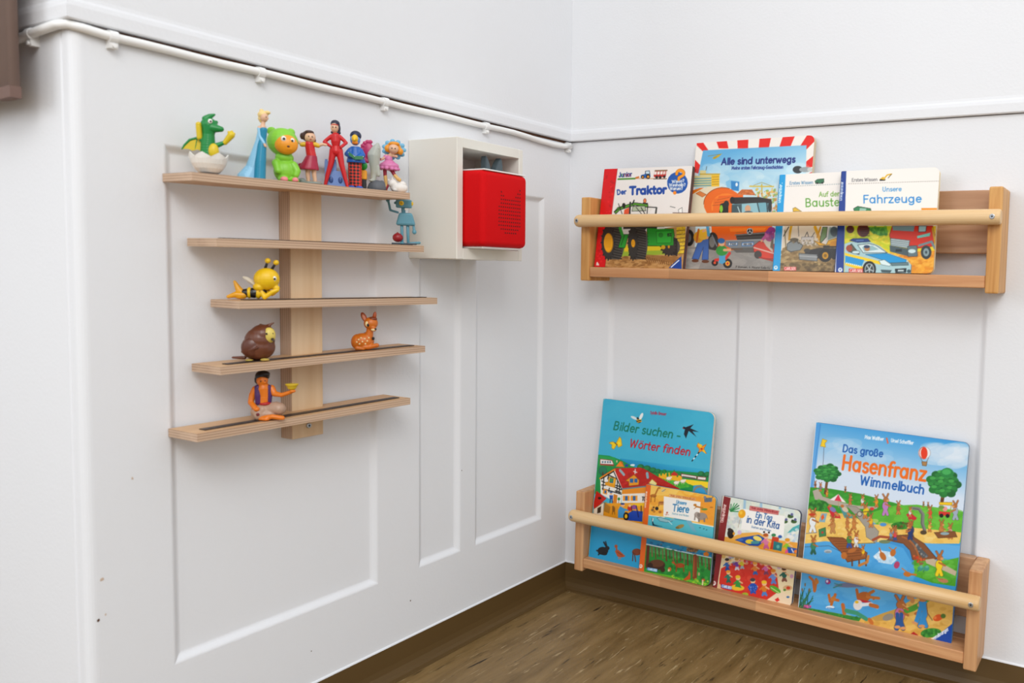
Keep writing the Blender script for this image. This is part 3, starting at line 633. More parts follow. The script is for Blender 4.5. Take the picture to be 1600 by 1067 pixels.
# tractor: sprayer and cab
c.poly([(232, 500), (240, 450), (300, 400), (420, 385), (545, 400), (600, 430), (560, 500)], '#e9e4dd')
c.poly([(270, 440), (420, 395), (548, 410), (550, 440), (430, 418), (290, 462), (250, 500), (235, 480)], '#5f9e33', 1, K, 5)
c.poly([(330, 460), (375, 440), (372, 500), (325, 500)], '#e0603a'); c.ell(325, 422, 16, 24, '#26221f'); c.line([(385, 395), (380, 500)], 16, '#3d3d3a'); c.line([(420, 375), (405, 410)], 12, '#2c2c2a')
c.line([(275, 405), (310, 500)], 6, K); c.line([(300, 440), (235, 480)], 6, K); c.poly([(410, 430), (520, 425), (530, 470), (400, 475)], '#b9c2a8', 1, K, 4); c.line([(485, 440), (520, 500)], 7, K)
c.line([(540, 435), (625, 440)], 8, '#3b3b38'); c.line([(628, 445), (620, 500)], 16, '#56544e'); c.line([(545, 440), (540, 500)], 7, K); c.line([(440, 440), (490, 500)], 5, K)
c.ell(520, 378, 13, 20, '#e48a5a', 0, 1, '#8d3a20', 4); c.line([(505, 398), (545, 402)], 7, K)
c.line([(755, 430), (800, 442)], 5, '#6e6e6e'); c.poly([(835, 490), (830, 460), (865, 440), (868, 490)], '#f6f4f0', 1, '#777777', 4); c.line([(780, 490), (920, 492)], 6, '#6a4a3a')
# wheels and bonnet
def wheel(cx, cy, rx, ry, hub, off):
    c.ell(cx + off, cy + 4, rx * .95, ry, '#5a5550'); c.poly([(cx, cy - ry), (cx + off, cy - ry), (cx + off, cy + ry), (cx, cy + ry)], '#57524c')
    for k in range(13):
        yy = cy - ry + 2 * ry * (k + .3) / 13; c.line([(cx + rx * .5, yy - 8), (cx + off + rx * .55, yy + 12)], 9, '#2d2a28')
    c.ell(cx, cy, rx, ry, '#3f3b38'); c.ell(cx + 4, cy + 3, hub, hub * 2.1, '#c48a12'); c.ell(cx, cy, hub * .9, hub * 1.95, '#f0b01e')
    for k in range(5): c.line([(cx - hub * .5 + k * hub * .25, cy - hub), (cx - hub * .5 + k * hub * .25, cy + hub)], 4, '#c9900f', .6)
    for k in range(16):
        a = 2 * PI * k / 16; c.line([(cx + rx * .92 * math.cos(a), cy + ry * .95 * math.sin(a)), (cx + rx * 1.06 * math.cos(a), cy + ry * 1.05 * math.sin(a))], 12, '#2f2c2a')
c.poly([(320, 500), (700, 500), (700, 630), (320, 640)], '#3d3833')
c.poly([(540, 630), (785, 640), (795, 700), (775, 795), (545, 795)], '#2f9e35', 1, '#1d4a1c', 5); c.poly([(620, 660), (770, 655), (760, 770), (630, 770)], '#39b23f', 1, '#1f6a22', 4); c.ell(668, 695, 20, 20, '#2b8c30'); c.text('EZ', (730, 700), (765, 697), 22, K, 6)
for k in range(5): c.line([(545, 650 + k * 28), (610, 655 + k * 28)], 6, '#1d5a20')
wheel(740, 800, 70, 82, 8, 40); c.poly([(545, 640), (785, 640), (785, 790), (640, 795), (560, 770)], '#2f9e35', .96); c.poly([(625, 660), (772, 655), (762, 768), (632, 770)], '#39b23f', 1, '#1f6a22', 4); c.ell(668, 695, 20, 20, '#2b8c30', 0, 1, '#1f6a22', 3); c.text('EZ', (730, 705), (768, 702), 22, K, 6)
c.ell(690, 808, 20, 20, '#c9a21c'); c.line([(640, 630), (700, 628)], 16, '#e8e6de')
wheel(410, 770, 48, 150, 18, 90); wheel(180, 765, 62, 155, 44, 90)
c.poly([(275, 810), (310, 690), (368, 690), (335, 815)], '#2f9e35', 1, '#1b4f1c', 5); c.line([(300, 790), (330, 700)], 8, '#1d5a20'); c.line([(290, 630), (310, 690)], 26, '#38a63c')
c.ell(350, 825, 20, 16, '#e6c628')
c.poly([(740, 1000), (858, 890), (862, 1010)], '#1c4f9f'); c.line([(765, 992), (835, 930)], 9, '#e8eef6')
e = book('traktor', c, d, 0.0095, 'white picture book with a red spine and a green tractor on the cover', '#5d4d48', '#7a2a2a', '#b50f18', r=0.0)
# ---- everyone on the move
c, d = cov('alle', '#f1ece6', 5); c.frame(4.743, 1060, 205)
sl = '#df2a20'
for x0, x1, x2, x3 in ((265, 350, 372, 300), (435, 520, 517, 440), (605, 692, 670, 595), (780, 868, 825, 745)): c.poly([(x0, 25), (x1, 25), (x2, 128), (x3, 128)], sl)
c.poly([(138, 60), (168, 60), (222, 140), (180, 148), (136, 105)], sl); c.poly([(960, 20), (1040, 20), (1040, 45), (950, 135), (900, 115)], sl)
c.poly([(118, 205), (180, 270), (170, 320), (100, 300)], sl); c.poly([(1010, 175), (1010, 262), (930, 275), (935, 235)], sl); c.poly([(990, 300), (990, 380), (930, 400), (935, 330)], sl)
F = [(184, 142), (950, 104), (930, 1030), (40, 1030), (90, 600)]
c.grad(F, '#6fb4dd', '#cfe6ee', (500, 120), (540, 420))
c.mottle([(190, 260), (930, 260), (920, 420), (150, 430)], ['#e9f3f4', '#bcdcea', '#a5d2e8'], 50, 15, 50, .25, 2)
c.poly([(100, 330), (160, 330), (160, 290), (205, 290), (205, 315), (305, 318), (305, 410), (90, 415)], '#d9cf9a'); 
for k in range(4): c.line([(110, 352 + k * 18), (245, 348 + k * 18)], 7, '#5f9fae')
c.poly([(245, 325), (305, 322), (302, 410), (245, 410)], '#ecc33a')
for k in range(4): c.line([(252, 340 + k * 18), (300, 338 + k * 18)], 4, '#a8842a')
c.line([(160, 318), (305, 318)], 9, '#c6a940'); c.line([(205, 290), (210, 262)], 4, '#555555')
c.poly([(350, 375), (380, 360), (452, 372), (448, 440), (360, 415)], '#8fc6e4'); c.poly([(390, 368), (452, 376), (448, 445), (392, 435)], '#3f8fc8'); c.ell(432, 395, 9, 14, '#e8f2f6')
c.line([(530, 408), (705, 410)], 9, '#d8bf4a'); c.line([(618, 395), (620, 480)], 9, '#cdb548'); c.line([(560, 400), (618, 380), (690, 405)], 3, '#a08c3a')
c.poly([(430, 470), (470, 432), (545, 432), (575, 475)], '#c9743c'); c.mottle([(440, 465), (475, 436), (545, 436), (570, 470)], ['#a85a2c', '#de9458'], 30, 3, 7, .6)
c.mottle([(560, 430), (735, 420), (735, 600), (700, 600), (690, 500), (560, 480)], ['#e8c060', '#c89848', '#8faf58', '#d98a4a', '#f0dc9a'], 150, 4, 12, .75)
c.text('Alle sind unterwegs', (318, 248), (868, 230), 46, '#27357f', 10.5, 0.12); c.text('Meine ersten Fahrzeug-Geschichten', (395, 284), (778, 276), 22, '#2a3a86', 4.5, 0.1)
c.poly([(250, 200), (290, 178), (325, 165), (300, 190), (270, 206)], '#cfae2c'); c.line([(220, 185), (315, 170)], 4, '#8a8a60'); c.ell(272, 195, 16, 8, '#b9a02c', -30)
c.ell(885, 285, 38, 28, '#3c4044'); c.ell(940, 285, 45, 20, '#9fa6a8'); c.ell(975, 285, 20, 16, '#c7cac6')
# mixer lorry
c.ell(270, 520, 175, 112, '#e7dcc2'); c.poly([(95, 480), (160, 420), (330, 410), (300, 640), (60, 640)], '#e7dcc2'); c.poly([(100, 440), (160, 420), (190, 418), (100, 470)], '#e0822a'); c.poly([(130, 462), (160, 445), (208, 470), (178, 488)], '#d98a4a', 1, '#a85c20', 3)
c.ell(330, 540, 142, 122, '#e8751a'); c.ell(355, 560, 112, 100, '#f08a2a'); c.ell(375, 580, 92, 85, '#e8751a'); c.line(A(330, 540, 142, 122, 180, 290), 5, '#9c4a10')
c.poly([(300, 480), (480, 470), (480, 1000), (250, 900), (250, 600)], '#e66f16'); c.poly([(260, 500), (420, 485), (420, 800), (250, 800)], '#e8761c')
for k in range(3): c.line([(290 - k * 18, 510 + k * 20), (380, 490 + k * 25)], 4, '#9c4a10', .6)
c.poly([(310, 540), (370, 520), (372, 620), (300, 625)], '#23231f'); c.ell(318, 575, 12, 28, '#8fc63a'); c.ell(356, 540, 20, 26, '#2a2a28')
c.poly([(380, 500), (690, 500), (700, 640), (690, 720), (360, 720)], '#e6741c'); c.poly([(400, 520), (690, 520), (695, 680), (395, 680)], '#7fb2bd'); c.poly([(440, 530), (580, 525), (600, 640), (420, 640)], '#a8ccd2', .7)
c.poly([(395, 545), (470, 540), (470, 640), (392, 640)], '#2f3a3c', .7); c.ell(515, 575, 22, 28, '#d8ab88'); c.ell(520, 620, 45, 30, '#54707a'); c.line([(440, 560), (470, 640)], 5, '#d8f0f0'); c.line([(585, 530), (610, 640)], 8, '#45585c'); c.line([(655, 530), (665, 640)], 9, '#3c4c50')
c.poly([(385, 510), (410, 490), (600, 488), (690, 505), (695, 540), (640, 528), (420, 540), (390, 535)], '#33302e'); c.ell(400, 512, 18, 26, '#24211f'); c.ell(678, 560, 14, 40, '#2c3436')
c.poly([(240, 640), (700, 640), (690, 760), (640, 800), (250, 800)], '#e9701a'); c.poly([(380, 720), (650, 715), (640, 735), (385, 745)], '#f28a30')
c.poly([(425, 765), (660, 745), (640, 815), (440, 820)], '#3a3733'); c.line([(420, 770), (660, 752)], 7, '#8d8a86'); c.line([(430, 790), (650, 778)], 6, '#5d5a56'); c.line([(430, 752), (490, 748)], 8, '#c9762a')
c.poly([(350, 810), (640, 800), (630, 860), (560, 875), (390, 868), (350, 850)], '#8d9498'); c.line([(350, 812), (640, 802)], 6, '#b9bec0')
c.poly([(372, 825), (438, 824), (436, 846), (372, 848)], '#e9eef2', 1, '#4f7fae', 5); c.poly([(472, 826), (556, 822), (556, 846), (472, 850)], '#e9eef2', 1, '#3f7fbe', 5); c.text('PAN', (384, 843), (428, 842), 14, '#4a5660', 4); c.text('HH MN', (482, 845), (548, 843), 14, '#4a5660', 4)
c.ell(530, 742, 24, 25, '#4a4a48'); c.ell(530, 742, 19, 20, '#2b2a29'); c.line([(530, 742), (530, 722)], 5, '#d5d8da'); c.line([(530, 742), (513, 753)], 5, '#d5d8da'); c.line([(530, 742), (547, 753)], 5, '#d5d8da'); c.line(A(530, 742, 21, 22, 0, 360), 4, '#d5d8da')
c.poly([(60, 640), (130, 640), (120, 900), (50, 880)], '#b8aea2'); c.ell(80, 790, 38, 62, '#35322f'); c.ell(76, 790, 20, 36, '#8b8c8c'); c.ell(255, 820, 42, 72, '#37342f'); c.ell(250, 820, 22, 42, '#84837e')
c.poly([(45, 870), (140, 855), (300, 890), (560, 870), (720, 860), (720, 1040), (30, 1040)], '#9a9792'); c.poly([(40, 865), (210, 880), (140, 1040), (20, 1040)], '#b7b2ab'); c.mottle([(45, 900), (700, 890), (700, 1030), (30, 1030)], ['#8c8a86', '#a8a49e', '#918e8a'], 80, 8, 30, .35, 2.5)
c.poly([(390, 865), (620, 860), (560, 900), (430, 900)], '#5c5954', .8)
c.text('P Nomsen, A. Maurer Kalla KJ', (425, 1012), (680, 1020), 14, '#4a4640', 3)
# grown-up in blue trousers, child on tricycle, red car
c.poly([(155, 800), (225, 800), (222, 950), (175, 952), (185, 860), (150, 950), (102, 945)], '#4a72b4', 1, '#2d4a80', 4); c.ell(125, 960, 26, 12, '#6b4026'); c.ell(200, 965, 28, 12, '#6b4026')
c.ell(150, 785, 38, 42, '#e6aa2a'); c.ell(185, 765, 45, 40, '#f0c23a'); c.line([(150, 730), (135, 820)], 16, '#c8701e'); c.line([(185, 740), (230, 720), (215, 790)], 18, '#e9b48a'); c.line([(215, 700), (225, 770)], 22, '#5aa6cc')
c.line([(250, 770), (285, 850)], 7, '#8f9aa2')
c.ell(270, 975, 24, 24, K); c.ell(270, 975, 10, 10, '#d85a2a'); c.ell(365, 980, 34, 36, K); c.ell(365, 980, 17, 18, '#f0b02a'); c.ell(365, 980, 8, 9, '#c8301e'); c.line([(275, 955), (350, 945), (380, 905)], 20, '#d23528'); c.line([(330, 900), (395, 875)], 9, '#3a3a3a')
c.poly([(305, 900), (345, 890), (350, 970), (325, 985), (300, 975)], '#5aa8cf'); c.ell(322, 885, 44, 38, '#3a9a3c'); c.line([(340, 880), (385, 880)], 18, '#e9b48a'); c.ell(322, 828, 24, 24, '#f0c49c'); c.ell(318, 812, 27, 20, '#2f78b8'); c.ell(345, 832, 5, 5, '#e08a6a')
c.poly([(555, 850), (600, 815), (720, 840), (720, 950), (620, 940), (560, 890)], '#d9482e', 1, '#8d2a18', 4); c.line([(560, 862), (705, 905)], 8, '#e8c8bc'); c.ell(590, 915, 28, 30, '#4a4440'); c.poly([(620, 800), (700, 790), (700, 900), (650, 850)], '#d8cdbc'); c.ell(676, 772, 38, 46, '#b04a8a'); c.ell(690, 735, 30, 26, '#9c3f86'); c.line([(655, 770), (622, 806)], 22, '#c25a9a'); c.ell(618, 812, 9, 9, '#e9b48a'); c.mottle([(640, 740), (710, 740), (710, 810), (640, 810)], ['#8a3a78', '#d07ab0', '#6a4a9a'], 26, 4, 9, .7); c.poly([(690, 800), (705, 800), (705, 880), (680, 860)], '#7a6a5a'); c.line([(600, 935), (720, 965)], 9, '#b03020')
e = book('alle', c, d, 0.010, 'tall blue book with a red and white striped border and an orange lorry', '#d8c6a8', '#d9c8ac', '#e8e0d4', r=0.010)
# ---- two white first-knowledge books
def first_book(key, seed): 
    c, d = cov(key, '#f3efea', seed); c.frame(5.714, 1200, 255); return c, d
c, d = first_book('baust', 7)
c.poly([(150, 560), (900, 540), (900, 990), (90, 990)], '#e8dcc8'); c.poly([(130, 760), (200, 730), (660, 730), (900, 760), (900, 990), (90, 990)], '#a68d62'); c.mottle([(130, 770), (660, 740), (660, 985), (95, 985)], ['#8a7148', '#bda678', '#7d673f', '#c9b488', '#9a8258'], 330, 5, 18, .55, 1.8)
c.poly([(110, 890), (300, 880), (450, 910), (640, 900), (640, 990), (95, 990)], '#8d7850'); c.mottle([(110, 890), (640, 900), (640, 990), (95, 990)], ['#6e5c3a', '#a8926a', '#564628'], 110, 5, 20, .5, 1.5)
c.poly([(300, 660), (410, 655), (412, 720), (300, 725)], '#d8d4d0', 1, '#8c8680', 4); c.line([(330, 655), (350, 615), (362, 655)], 6, '#4c4a48'); c.line([(390, 660), (415, 620)], 6, '#5c5850'); c.mottle([(270, 690), (450, 680), (450, 735), (280, 740)], ['#b9a888', '#dcd2c2', '#8f8468'], 40, 5, 12, .7)
c.line([(240, 405), (200, 600), (190, 680)], 22, '#d8a81e'); c.line([(150, 600), (160, 770)], 8, '#7a6a3a'); c.line([(185, 570), (140, 650)], 9, '#55503c')
c.poly([(225, 430), (222, 405), (245, 395), (300, 432)], '#e2bb3c', 1, '#7a6420', 4); c.line([(270, 560), (275, 650)], 6, '#6a675f')
c.ell(205, 745, 34, 50, '#55585a'); c.poly([(170, 720), (240, 680), (312, 735), (290, 775), (205, 790), (170, 775)], '#8f9698', 1, '#44474a', 5); c.ell(235, 685, 40, 18, '#6e6550'); c.mottle([(200, 680), (290, 690), (285, 720), (200, 710)], ['#5c5140', '#8a7a5c'], 20, 4, 9, .8)
c.line([(420, 570), (470, 700)], 26, '#e0ad22'); c.line([(470, 570), (440, 660)], 14, '#d39a18'); c.poly([(480, 560), (640, 560), (640, 740), (470, 700)], '#e6e2da'); c.poly([(490, 570), (530, 570), (520, 660), (470, 715), (465, 680)], '#7f9a6a', 1, K, 4); c.poly([(540, 570), (640, 575), (640, 650), (520, 690)], '#93a7a4'); c.line([(545, 570), (520, 730)], 10, '#d8d8d4'); c.ell(590, 610, 34, 45, '#55646a')
c.poly([(410, 690), (520, 730), (640, 720), (640, 660), (540, 690), (520, 730), (460, 735)], '#eab428', 1, '#8d6a14', 4); c.line([(500, 745), (640, 745)], 16, '#2c2a28'); c.poly([(560, 700), (640, 690), (640, 740), (550, 740)], '#d99a1c')
c.poly([(330, 780), (470, 755), (640, 760), (640, 840), (450, 850), (330, 820)], '#3a3836'); c.poly([(275, 805), (440, 815), (440, 875), (280, 860)], '#8f9394', 1, '#4a4c4c', 5); c.line([(280, 828), (440, 838)], 5, '#c5c8c8'); c.ell(350, 780, 30, 18, '#4c4945')
c.ell(510, 825, 60, 58, '#2c2a28'); c.ell(512, 825, 28, 32, '#c9971c'); c.ell(512, 825, 14, 16, '#8a6a14'); c.ell(590, 820, 30, 40, '#35332f')
c.poly([(100, 90), (158, 102), (105, 990), (40, 990)], '#19a5de'); c.text('Unkaputtbar', (112, 355), (125, 190), 26, '#eef6fa', 4.6); c.ell(127, 178, 4, 4, '#e0f0f8'); c.ell(70, 932, 17, 18, '#f2f4f6'); c.ell(70, 930, 9, 10, '#79c4e4')
c.text('Erstes Wissen', (193, 192), (405, 184), 27, '#5b8fb4', 4.5)
c.poly([(420, 160), (440, 145), (498, 138), (500, 170), (470, 182), (425, 180)], '#3f7a58', 1, '#1f3f2c', 4); c.ell(440, 178, 9, 8, K); c.ell(485, 176, 9, 8, K)
for k in range(36): c.line([(168 + k * 20, 208 - k * .95), (177 + k * 20, 207.5 - k * .95)], 4, '#8a9a9e')
c.text('Auf der', (455, 300), (640, 292), 42, '#7aaa48', 6.5); c.text('Baustelle', (332, 388), (738, 377), 70, '#65a53c', 10)
c.rect(142, 925, 252, 958, '#cf3a34'); c.text('CARLSEN', (148, 953), (248, 953), 24, '#f4e6e2', 5)
e = book('baust', c, d, 0.010, 'white board book with light blue spine strip and digger, partly covered', '#e6e0d6', '#dfe3e4', '#1488bd', r=0.007)
c, d = first_book('fahr', 9)
L = [(690, 560), (1500, 560), (1480, 1010), (670, 1010)]
c.poly(L, '#e9d12e'); c.poly([(690, 560), (1100, 560), (1090, 780), (950, 720), (680, 720)], '#c9d22c'); c.mottle([(690, 640), (1090, 600), (1080, 760), (690, 700)], ['#e9dc3c', '#a8bc2c', '#f2e65a', '#d8c824'], 120, 5, 18, .6, 2)
c.poly([(870, 570), (1060, 570), (1070, 640), (1000, 650), (930, 620)], '#4f9a36'); c.mottle([(890, 570), (1060, 570), (1060, 640), (940, 630)], ['#3a842a', '#72b84a'], 40, 6, 16, .7)
c.poly([(1150, 800), (1490, 780), (1480, 1010), (1150, 1010)], '#e3962a'); c.mottle([(1100, 800), (1490, 780), (1480, 1000), (1150, 1000)], ['#f0b23c', '#d27f1c', '#f6c45a', '#e2a030'], 170, 6, 24, .55, 2)
c.ell(850, 600, 55, 60, '#6a2c26'); c.ell(735, 590, 35, 35, '#5c2a24'); 
for k in range(5): c.line([(820 + k * 3, 570 + k * 18), (905, 580 + k * 17)], 7, '#33201c')
# fire engine
c.poly([(1110, 560), (1470, 560), (1490, 640), (1480, 740), (1330, 760), (1100, 720), (1085, 640)], '#d33a22', 1, '#7a1d10', 5); c.poly([(1110, 560), (1310, 560), (1300, 610), (1115, 600)], '#7f9ea6'); c.poly([(1345, 560), (1415, 560), (1410, 610), (1345, 615)], '#a8d0d8', 1, K, 4); c.poly([(1330, 650), (1450, 620), (1445, 650), (1335, 670)], '#7fd0c4')
c.poly([(1095, 670), (1265, 690), (1255, 760), (1095, 735)], '#b9c8cc', 1, '#56676c', 5)
for k in range(3): c.line([(1100, 690 + k * 17), (1258, 708 + k * 17)], 4, '#5f7076')
c.poly([(1085, 735), (1250, 765), (1250, 830), (1090, 790)], '#55666c'); c.poly([(1245, 740), (1330, 735), (1335, 830), (1250, 835)], '#6d8086', 1, '#35454a', 4); c.ell(1285, 785, 34, 18, '#d4e8ea'); c.rect(1140, 768, 1195, 790, '#2f3a3e'); c.line([(1350, 735), (1460, 700), (1490, 760)], 20, '#7d949a')
c.ell(1412, 795, 48, 62, '#3b4447'); c.ell(1412, 795, 27, 37, '#8fa4a8'); c.ell(1412, 795, 10, 14, '#45545a'); c.line([(1470, 580), (1490, 700)], 16, '#c9a22c')
# police car
c.poly([(685, 720), (740, 700), (905, 700), (1000, 740), (1070, 800), (1240, 860), (1280, 910), (1275, 1010), (680, 1010)], '#b4d2d6'); c.ell(720, 990, 60, 20, '#8fb0b4')
c.poly([(800, 730), (900, 718), (960, 732), (1065, 800), (850, 800)], '#dfeef0', 1, '#45585e', 5); c.poly([(840, 750), (930, 735), (990, 770), (860, 790)], '#8fb6bc', .8); c.ell(885, 760, 26, 26, '#b98a5e'); c.ell(882, 745, 28, 14, '#3a4a6a')
c.poly([(700, 760), (745, 720), (800, 790), (815, 815), (720, 790)], '#6a6a5c', 1, K, 5); c.ell(725, 760, 28, 30, '#a8543c'); c.ell(785, 795, 36, 15, '#cfe4e6', 0, 1, '#45585e', 4)
c.poly([(730, 690), (760, 672), (890, 672), (915, 700), (800, 708)], '#2c4c8e', 1, '#1a2c58', 4); c.line([(790, 690), (850, 688)], 9, '#6a8fc4')
c.poly([(685, 800), (1020, 880), (1000, 905), (690, 825)], '#f2d22c'); c.poly([(690, 825), (860, 865), (830, 930), (780, 910), (690, 890)], '#2a9fd8'); c.poly([(690, 890), (860, 925), (850, 960), (690, 910)], '#f0cf2a')
for k in range(8): c.poly([(700 + k * 17, 885 + k * 4), (710 + k * 17, 887 + k * 4), (708 + k * 17, 899 + k * 4), (698 + k * 17, 897 + k * 4)], '#f4f4ea')
c.poly([(870, 815), (1060, 805), (1235, 862), (1230, 885), (1100, 895), (1010, 860)], '#2aa0d8', 1, '#1a6a94', 4)
c.poly([(990, 870), (1040, 862), (1100, 905), (1085, 920), (1010, 905)], '#e2f2f2', 1, '#5f7a80', 4); c.poly([(1095, 890), (1250, 885), (1255, 910), (1105, 915)], '#6f8a90', 1, '#3f545a', 4); c.poly([(1005, 950), (1105, 955), (1090, 980), (1015, 975)], '#4a6066'); c.poly([(1135, 945), (1235, 940), (1230, 975), (1140, 980)], '#2f3f46', 1, K, 4); c.rect(1160, 952, 1212, 966, '#cfdcdc'); c.ell(1258, 965, 18, 16, '#4a6066'); c.line([(1280, 910), (1275, 985)], 6, '#5f7a80')
c.ell(905, 945, 60, 72, '#2a2a2c'); c.ell(905, 948, 42, 54, '#a9b4b6'); c.ell(905, 948, 34, 46, '#3f4648')
for k in range(5): c.line([(905, 948), (905 + 38 * math.cos(1.25 * k + .3), 948 + 50 * math.sin(1.25 * k + .3))], 9, '#c2cccd')
c.poly([(630, 40), (700, 65), (685, 560), (675, 1010), (605, 1010)], '#1f4796'); c.text('Unkaputtbar', (660, 335), (672, 165), 26, '#e8eef6', 4.6); c.ell(655, 145, 4, 4, '#dfe8f4'); c.ell(645, 952, 19, 20, '#f0f2f6'); c.ell(645, 950, 10, 11, '#8fa8d4')
c.text('Erstes Wissen', (748, 165), (980, 158), 28, '#6a6a6e', 4.5); c.line([(1005, 150), (1040, 148)], 18, '#3a3a38'); c.poly([(1000, 140), (1030, 120), (1045, 150)], '#e0b62a'); c.line([(1035, 140), (1065, 105), (1102, 98)], 12, '#e0b62a', 1); c.line([(1102, 98), (1075, 130)], 7, '#6a5a3a')
for k in range(42): c.line([(720 + k * 20, 184 - k * .6), (729 + k * 20, 183.5 - k * .6)], 4, '#8c8680')
c.text('Unsere', (1022, 252), (1196, 248), 38, '#4a9ad0', 6.5); c.text('Fahrzeuge', (848, 356), (1378, 348), 68, '#2c8fd0', 11)
c.poly([(765, 405), (800, 385), (915, 405), (922, 430), (770, 430)], '#3f8a5c', 1, '#1f3f2c', 5); c.poly([(820, 400), (880, 405), (870, 430), (815, 430)], '#9fc4b4'); c.poly([(1368, 400), (1510, 400), (1508, 430), (1372, 428)], '#e89a22')
c.rect(722, 940, 848, 978, '#cf3a34'); c.text('CARLSEN', (730, 972), (842, 974), 26, '#f4e6e2', 5.5)
e = book('fahr', c, d, 0.0095, 'white board book with a dark blue spine strip, police car and fire engine', '#efe6d2', '#ead9a8', '#173878', r=0.009)
# ---- big turquoise picture dictionary
c, d = cov('bilder', '#4cb8d6', 11); c.frame(5.927, 910, 620)
c.mottle([(205, 50), (1230, 170), (1190, 690), (160, 545)], ['#55bdd8', '#47b2d2'], 60, 30, 90, .25, 1.5)
c.poly([(480, 600), (840, 640), (1195, 690), (1190, 780), (480, 690)], '#1f9fc8'); c.grad([(350, 570), (1200, 680), (1195, 720), (350, 620)], '#3fb2d4', '#1a8fc0', (700, 600), (690, 680))
c.poly([(100, 530), (250, 545), (360, 585), (500, 660), (1195, 710), (1195, 900), (100, 900)], '#1d9450'); c.poly([(155, 540), (300, 560), (330, 620), (150, 640)], '#2ea65a')
c.poly([(165, 575), (275, 588), (292, 628), (165, 622)], '#f0ece8', 1, '#9a3a34', 5)
for x in (188, 212, 236, 258): c.rect(x - 7, 595, x + 7, 612, '#5a7f94')
c.line([(168, 628), (290, 636)], 7, '#b83a30'); c.poly([(310, 645), (350, 595), (390, 650)], '#ee8f22'); c.poly([(350, 595), (370, 600), (390, 650)], '#d2701a'); c.ell(410, 635, 16, 12, '#3350a0'); c.ell(465, 632, 22, 10, '#e4eef0'); c.ell(320, 597, 6, 12, '#e0c8a0')
c.ell(190, 685, 40, 42, '#2a6a5a'); c.ell(190, 680, 34, 34, '#2f7f62'); c.line([(190, 700), (190, 745)], 10, '#5a3a28')
for x, y, r in ((540, 650, 34), (600, 665, 38), (655, 680, 34), (700, 690, 30), (870, 715, 22), (910, 718, 24), (760, 690, 22), (1100, 715, 34), (1160, 720, 34)): c.ell(x, y, r, r * .8, '#1f7040'); c.ell(x - 6, y - 6, r * .6, r * .45, '#2a8a50')
c.poly([(690, 715), (820, 700), (920, 735), (930, 790), (700, 770)], '#efb928'); c.poly([(930, 760), (1190, 790), (1188, 850), (1020, 820), (940, 790)], '#f4d430'); c.poly([(720, 760), (960, 790), (1010, 830), (900, 850), (790, 820)], '#4fae3c'); c.mottle([(720, 760), (960, 790), (1010, 830), (900, 850)], ['#62bd48', '#3f9a32'], 50, 5, 14, .6)
for k in range(7): c.ell(700 + k * 30, 722 - (k % 3) * 12, 10, 22, '#2f8f3e')
c.poly([(820, 715), (850, 690), (885, 715), (880, 730), (825, 728)], '#c4352a'); c.poly([(915, 712), (1060, 735), (1055, 760), (918, 738)], '#ece8e2', 1, '#8a3030', 5); c.poly([(1068, 738), (1145, 745), (1143, 772), (1066, 765)], '#ece8e2', 1, '#8a3030', 5); c.line([(930, 735), (1045, 752)], 5, '#5a6068')
for x, y in ((800, 755), (870, 795), (930, 780)): c.ell(x, y, 24, 16, '#f4eee0', 0, 1, '#b9a888', 3); c.ell(x + 22, y - 10, 9, 8, '#f0e4d0'); c.line([(x - 10, y + 10), (x - 10, y + 24)], 5, '#d9cdb4'); c.line([(x + 10, y + 10), (x + 10, y + 24)], 5, '#d9cdb4')
c.poly([(1030, 820), (1100, 815), (1180, 880), (1180, 905), (1020, 880)], '#3fa0cc'); c.line(A(1090, 890, 60, 60, 190, 350), 16, '#8a8a84')
# farm house
c.poly([(170, 740), (300, 660), (540, 655), (900, 850), (900, 900), (370, 850), (300, 690)], '#c4281e'); c.poly([(370, 845), (560, 660), (900, 850), (880, 870), (600, 830)], '#b52218'); c.mottle([(330, 690), (540, 665), (840, 830), (600, 815), (380, 830)], ['#d03a2c', '#a81e16', '#c02a20'], 90, 4, 14, .4, 2)
c.poly([(165, 750), (300, 680), (370, 850), (355, 1000), (170, 900)], '#f2efe8'); c.line([(165, 755), (300, 675)], 16, '#e0952a')
for a, b in (((290, 690), (175, 760)), ((290, 690), (365, 860)), ((180, 780), (355, 860)), ((185, 850), (360, 900)), ((200, 750), (190, 860)), ((245, 715), (235, 760)), ((325, 770), (320, 880)), ((345, 810), (340, 895)), ((235, 720), (320, 760)), ((250, 845), (245, 880)), ((180, 815), (215, 820)), ((310, 820), (355, 830)), ((305, 870), (355, 885))): c.line([a, b], 9, K)
c.poly([(245, 740), (312, 755), (300, 840), (212, 815), (222, 790), (240, 790)], '#f0b428', 1, '#7a5a14', 4); c.poly([(255, 750), (290, 757), (284, 800), (250, 795)], '#3a7a8a'); c.ell(268, 770, 14, 18, '#4f9a58'); c.poly([(212, 790), (300, 812), (296, 842), (210, 815)], '#e6a422')
c.poly([(195, 850), (232, 860), (228, 905), (190, 895)], '#f0a428'); c.rect(205, 865, 222, 893, '#2f6fa8')
c.poly([(290, 900), (325, 910), (318, 990), (282, 985)], '#d88a1c'); c.ell(266, 895, 12, 12, '#f2c49b'); c.poly([(250, 910), (284, 912), (282, 950), (254, 950)], '#2f5fae'); c.line([(260, 945), (256, 980)], 10, '#2a4a80'); c.line([(276, 945), (278, 980)], 10, '#2a4a80'); c.ell(266, 884, 14, 7, '#3a6a9a'); c.ell(338, 945, 12, 14, '#2f8a3a'); c.line([(338, 955), (336, 985)], 4, '#4a3a20')
c.poly([(400, 775), (480, 720), (525, 770), (522, 815), (432, 825), (430, 785)], '#eaa02c', 1, '#8d5a14', 4); c.rect(440, 757, 472, 795, '#2f6fa8'); c.rect(482, 757, 510, 793, '#2f6fa8')
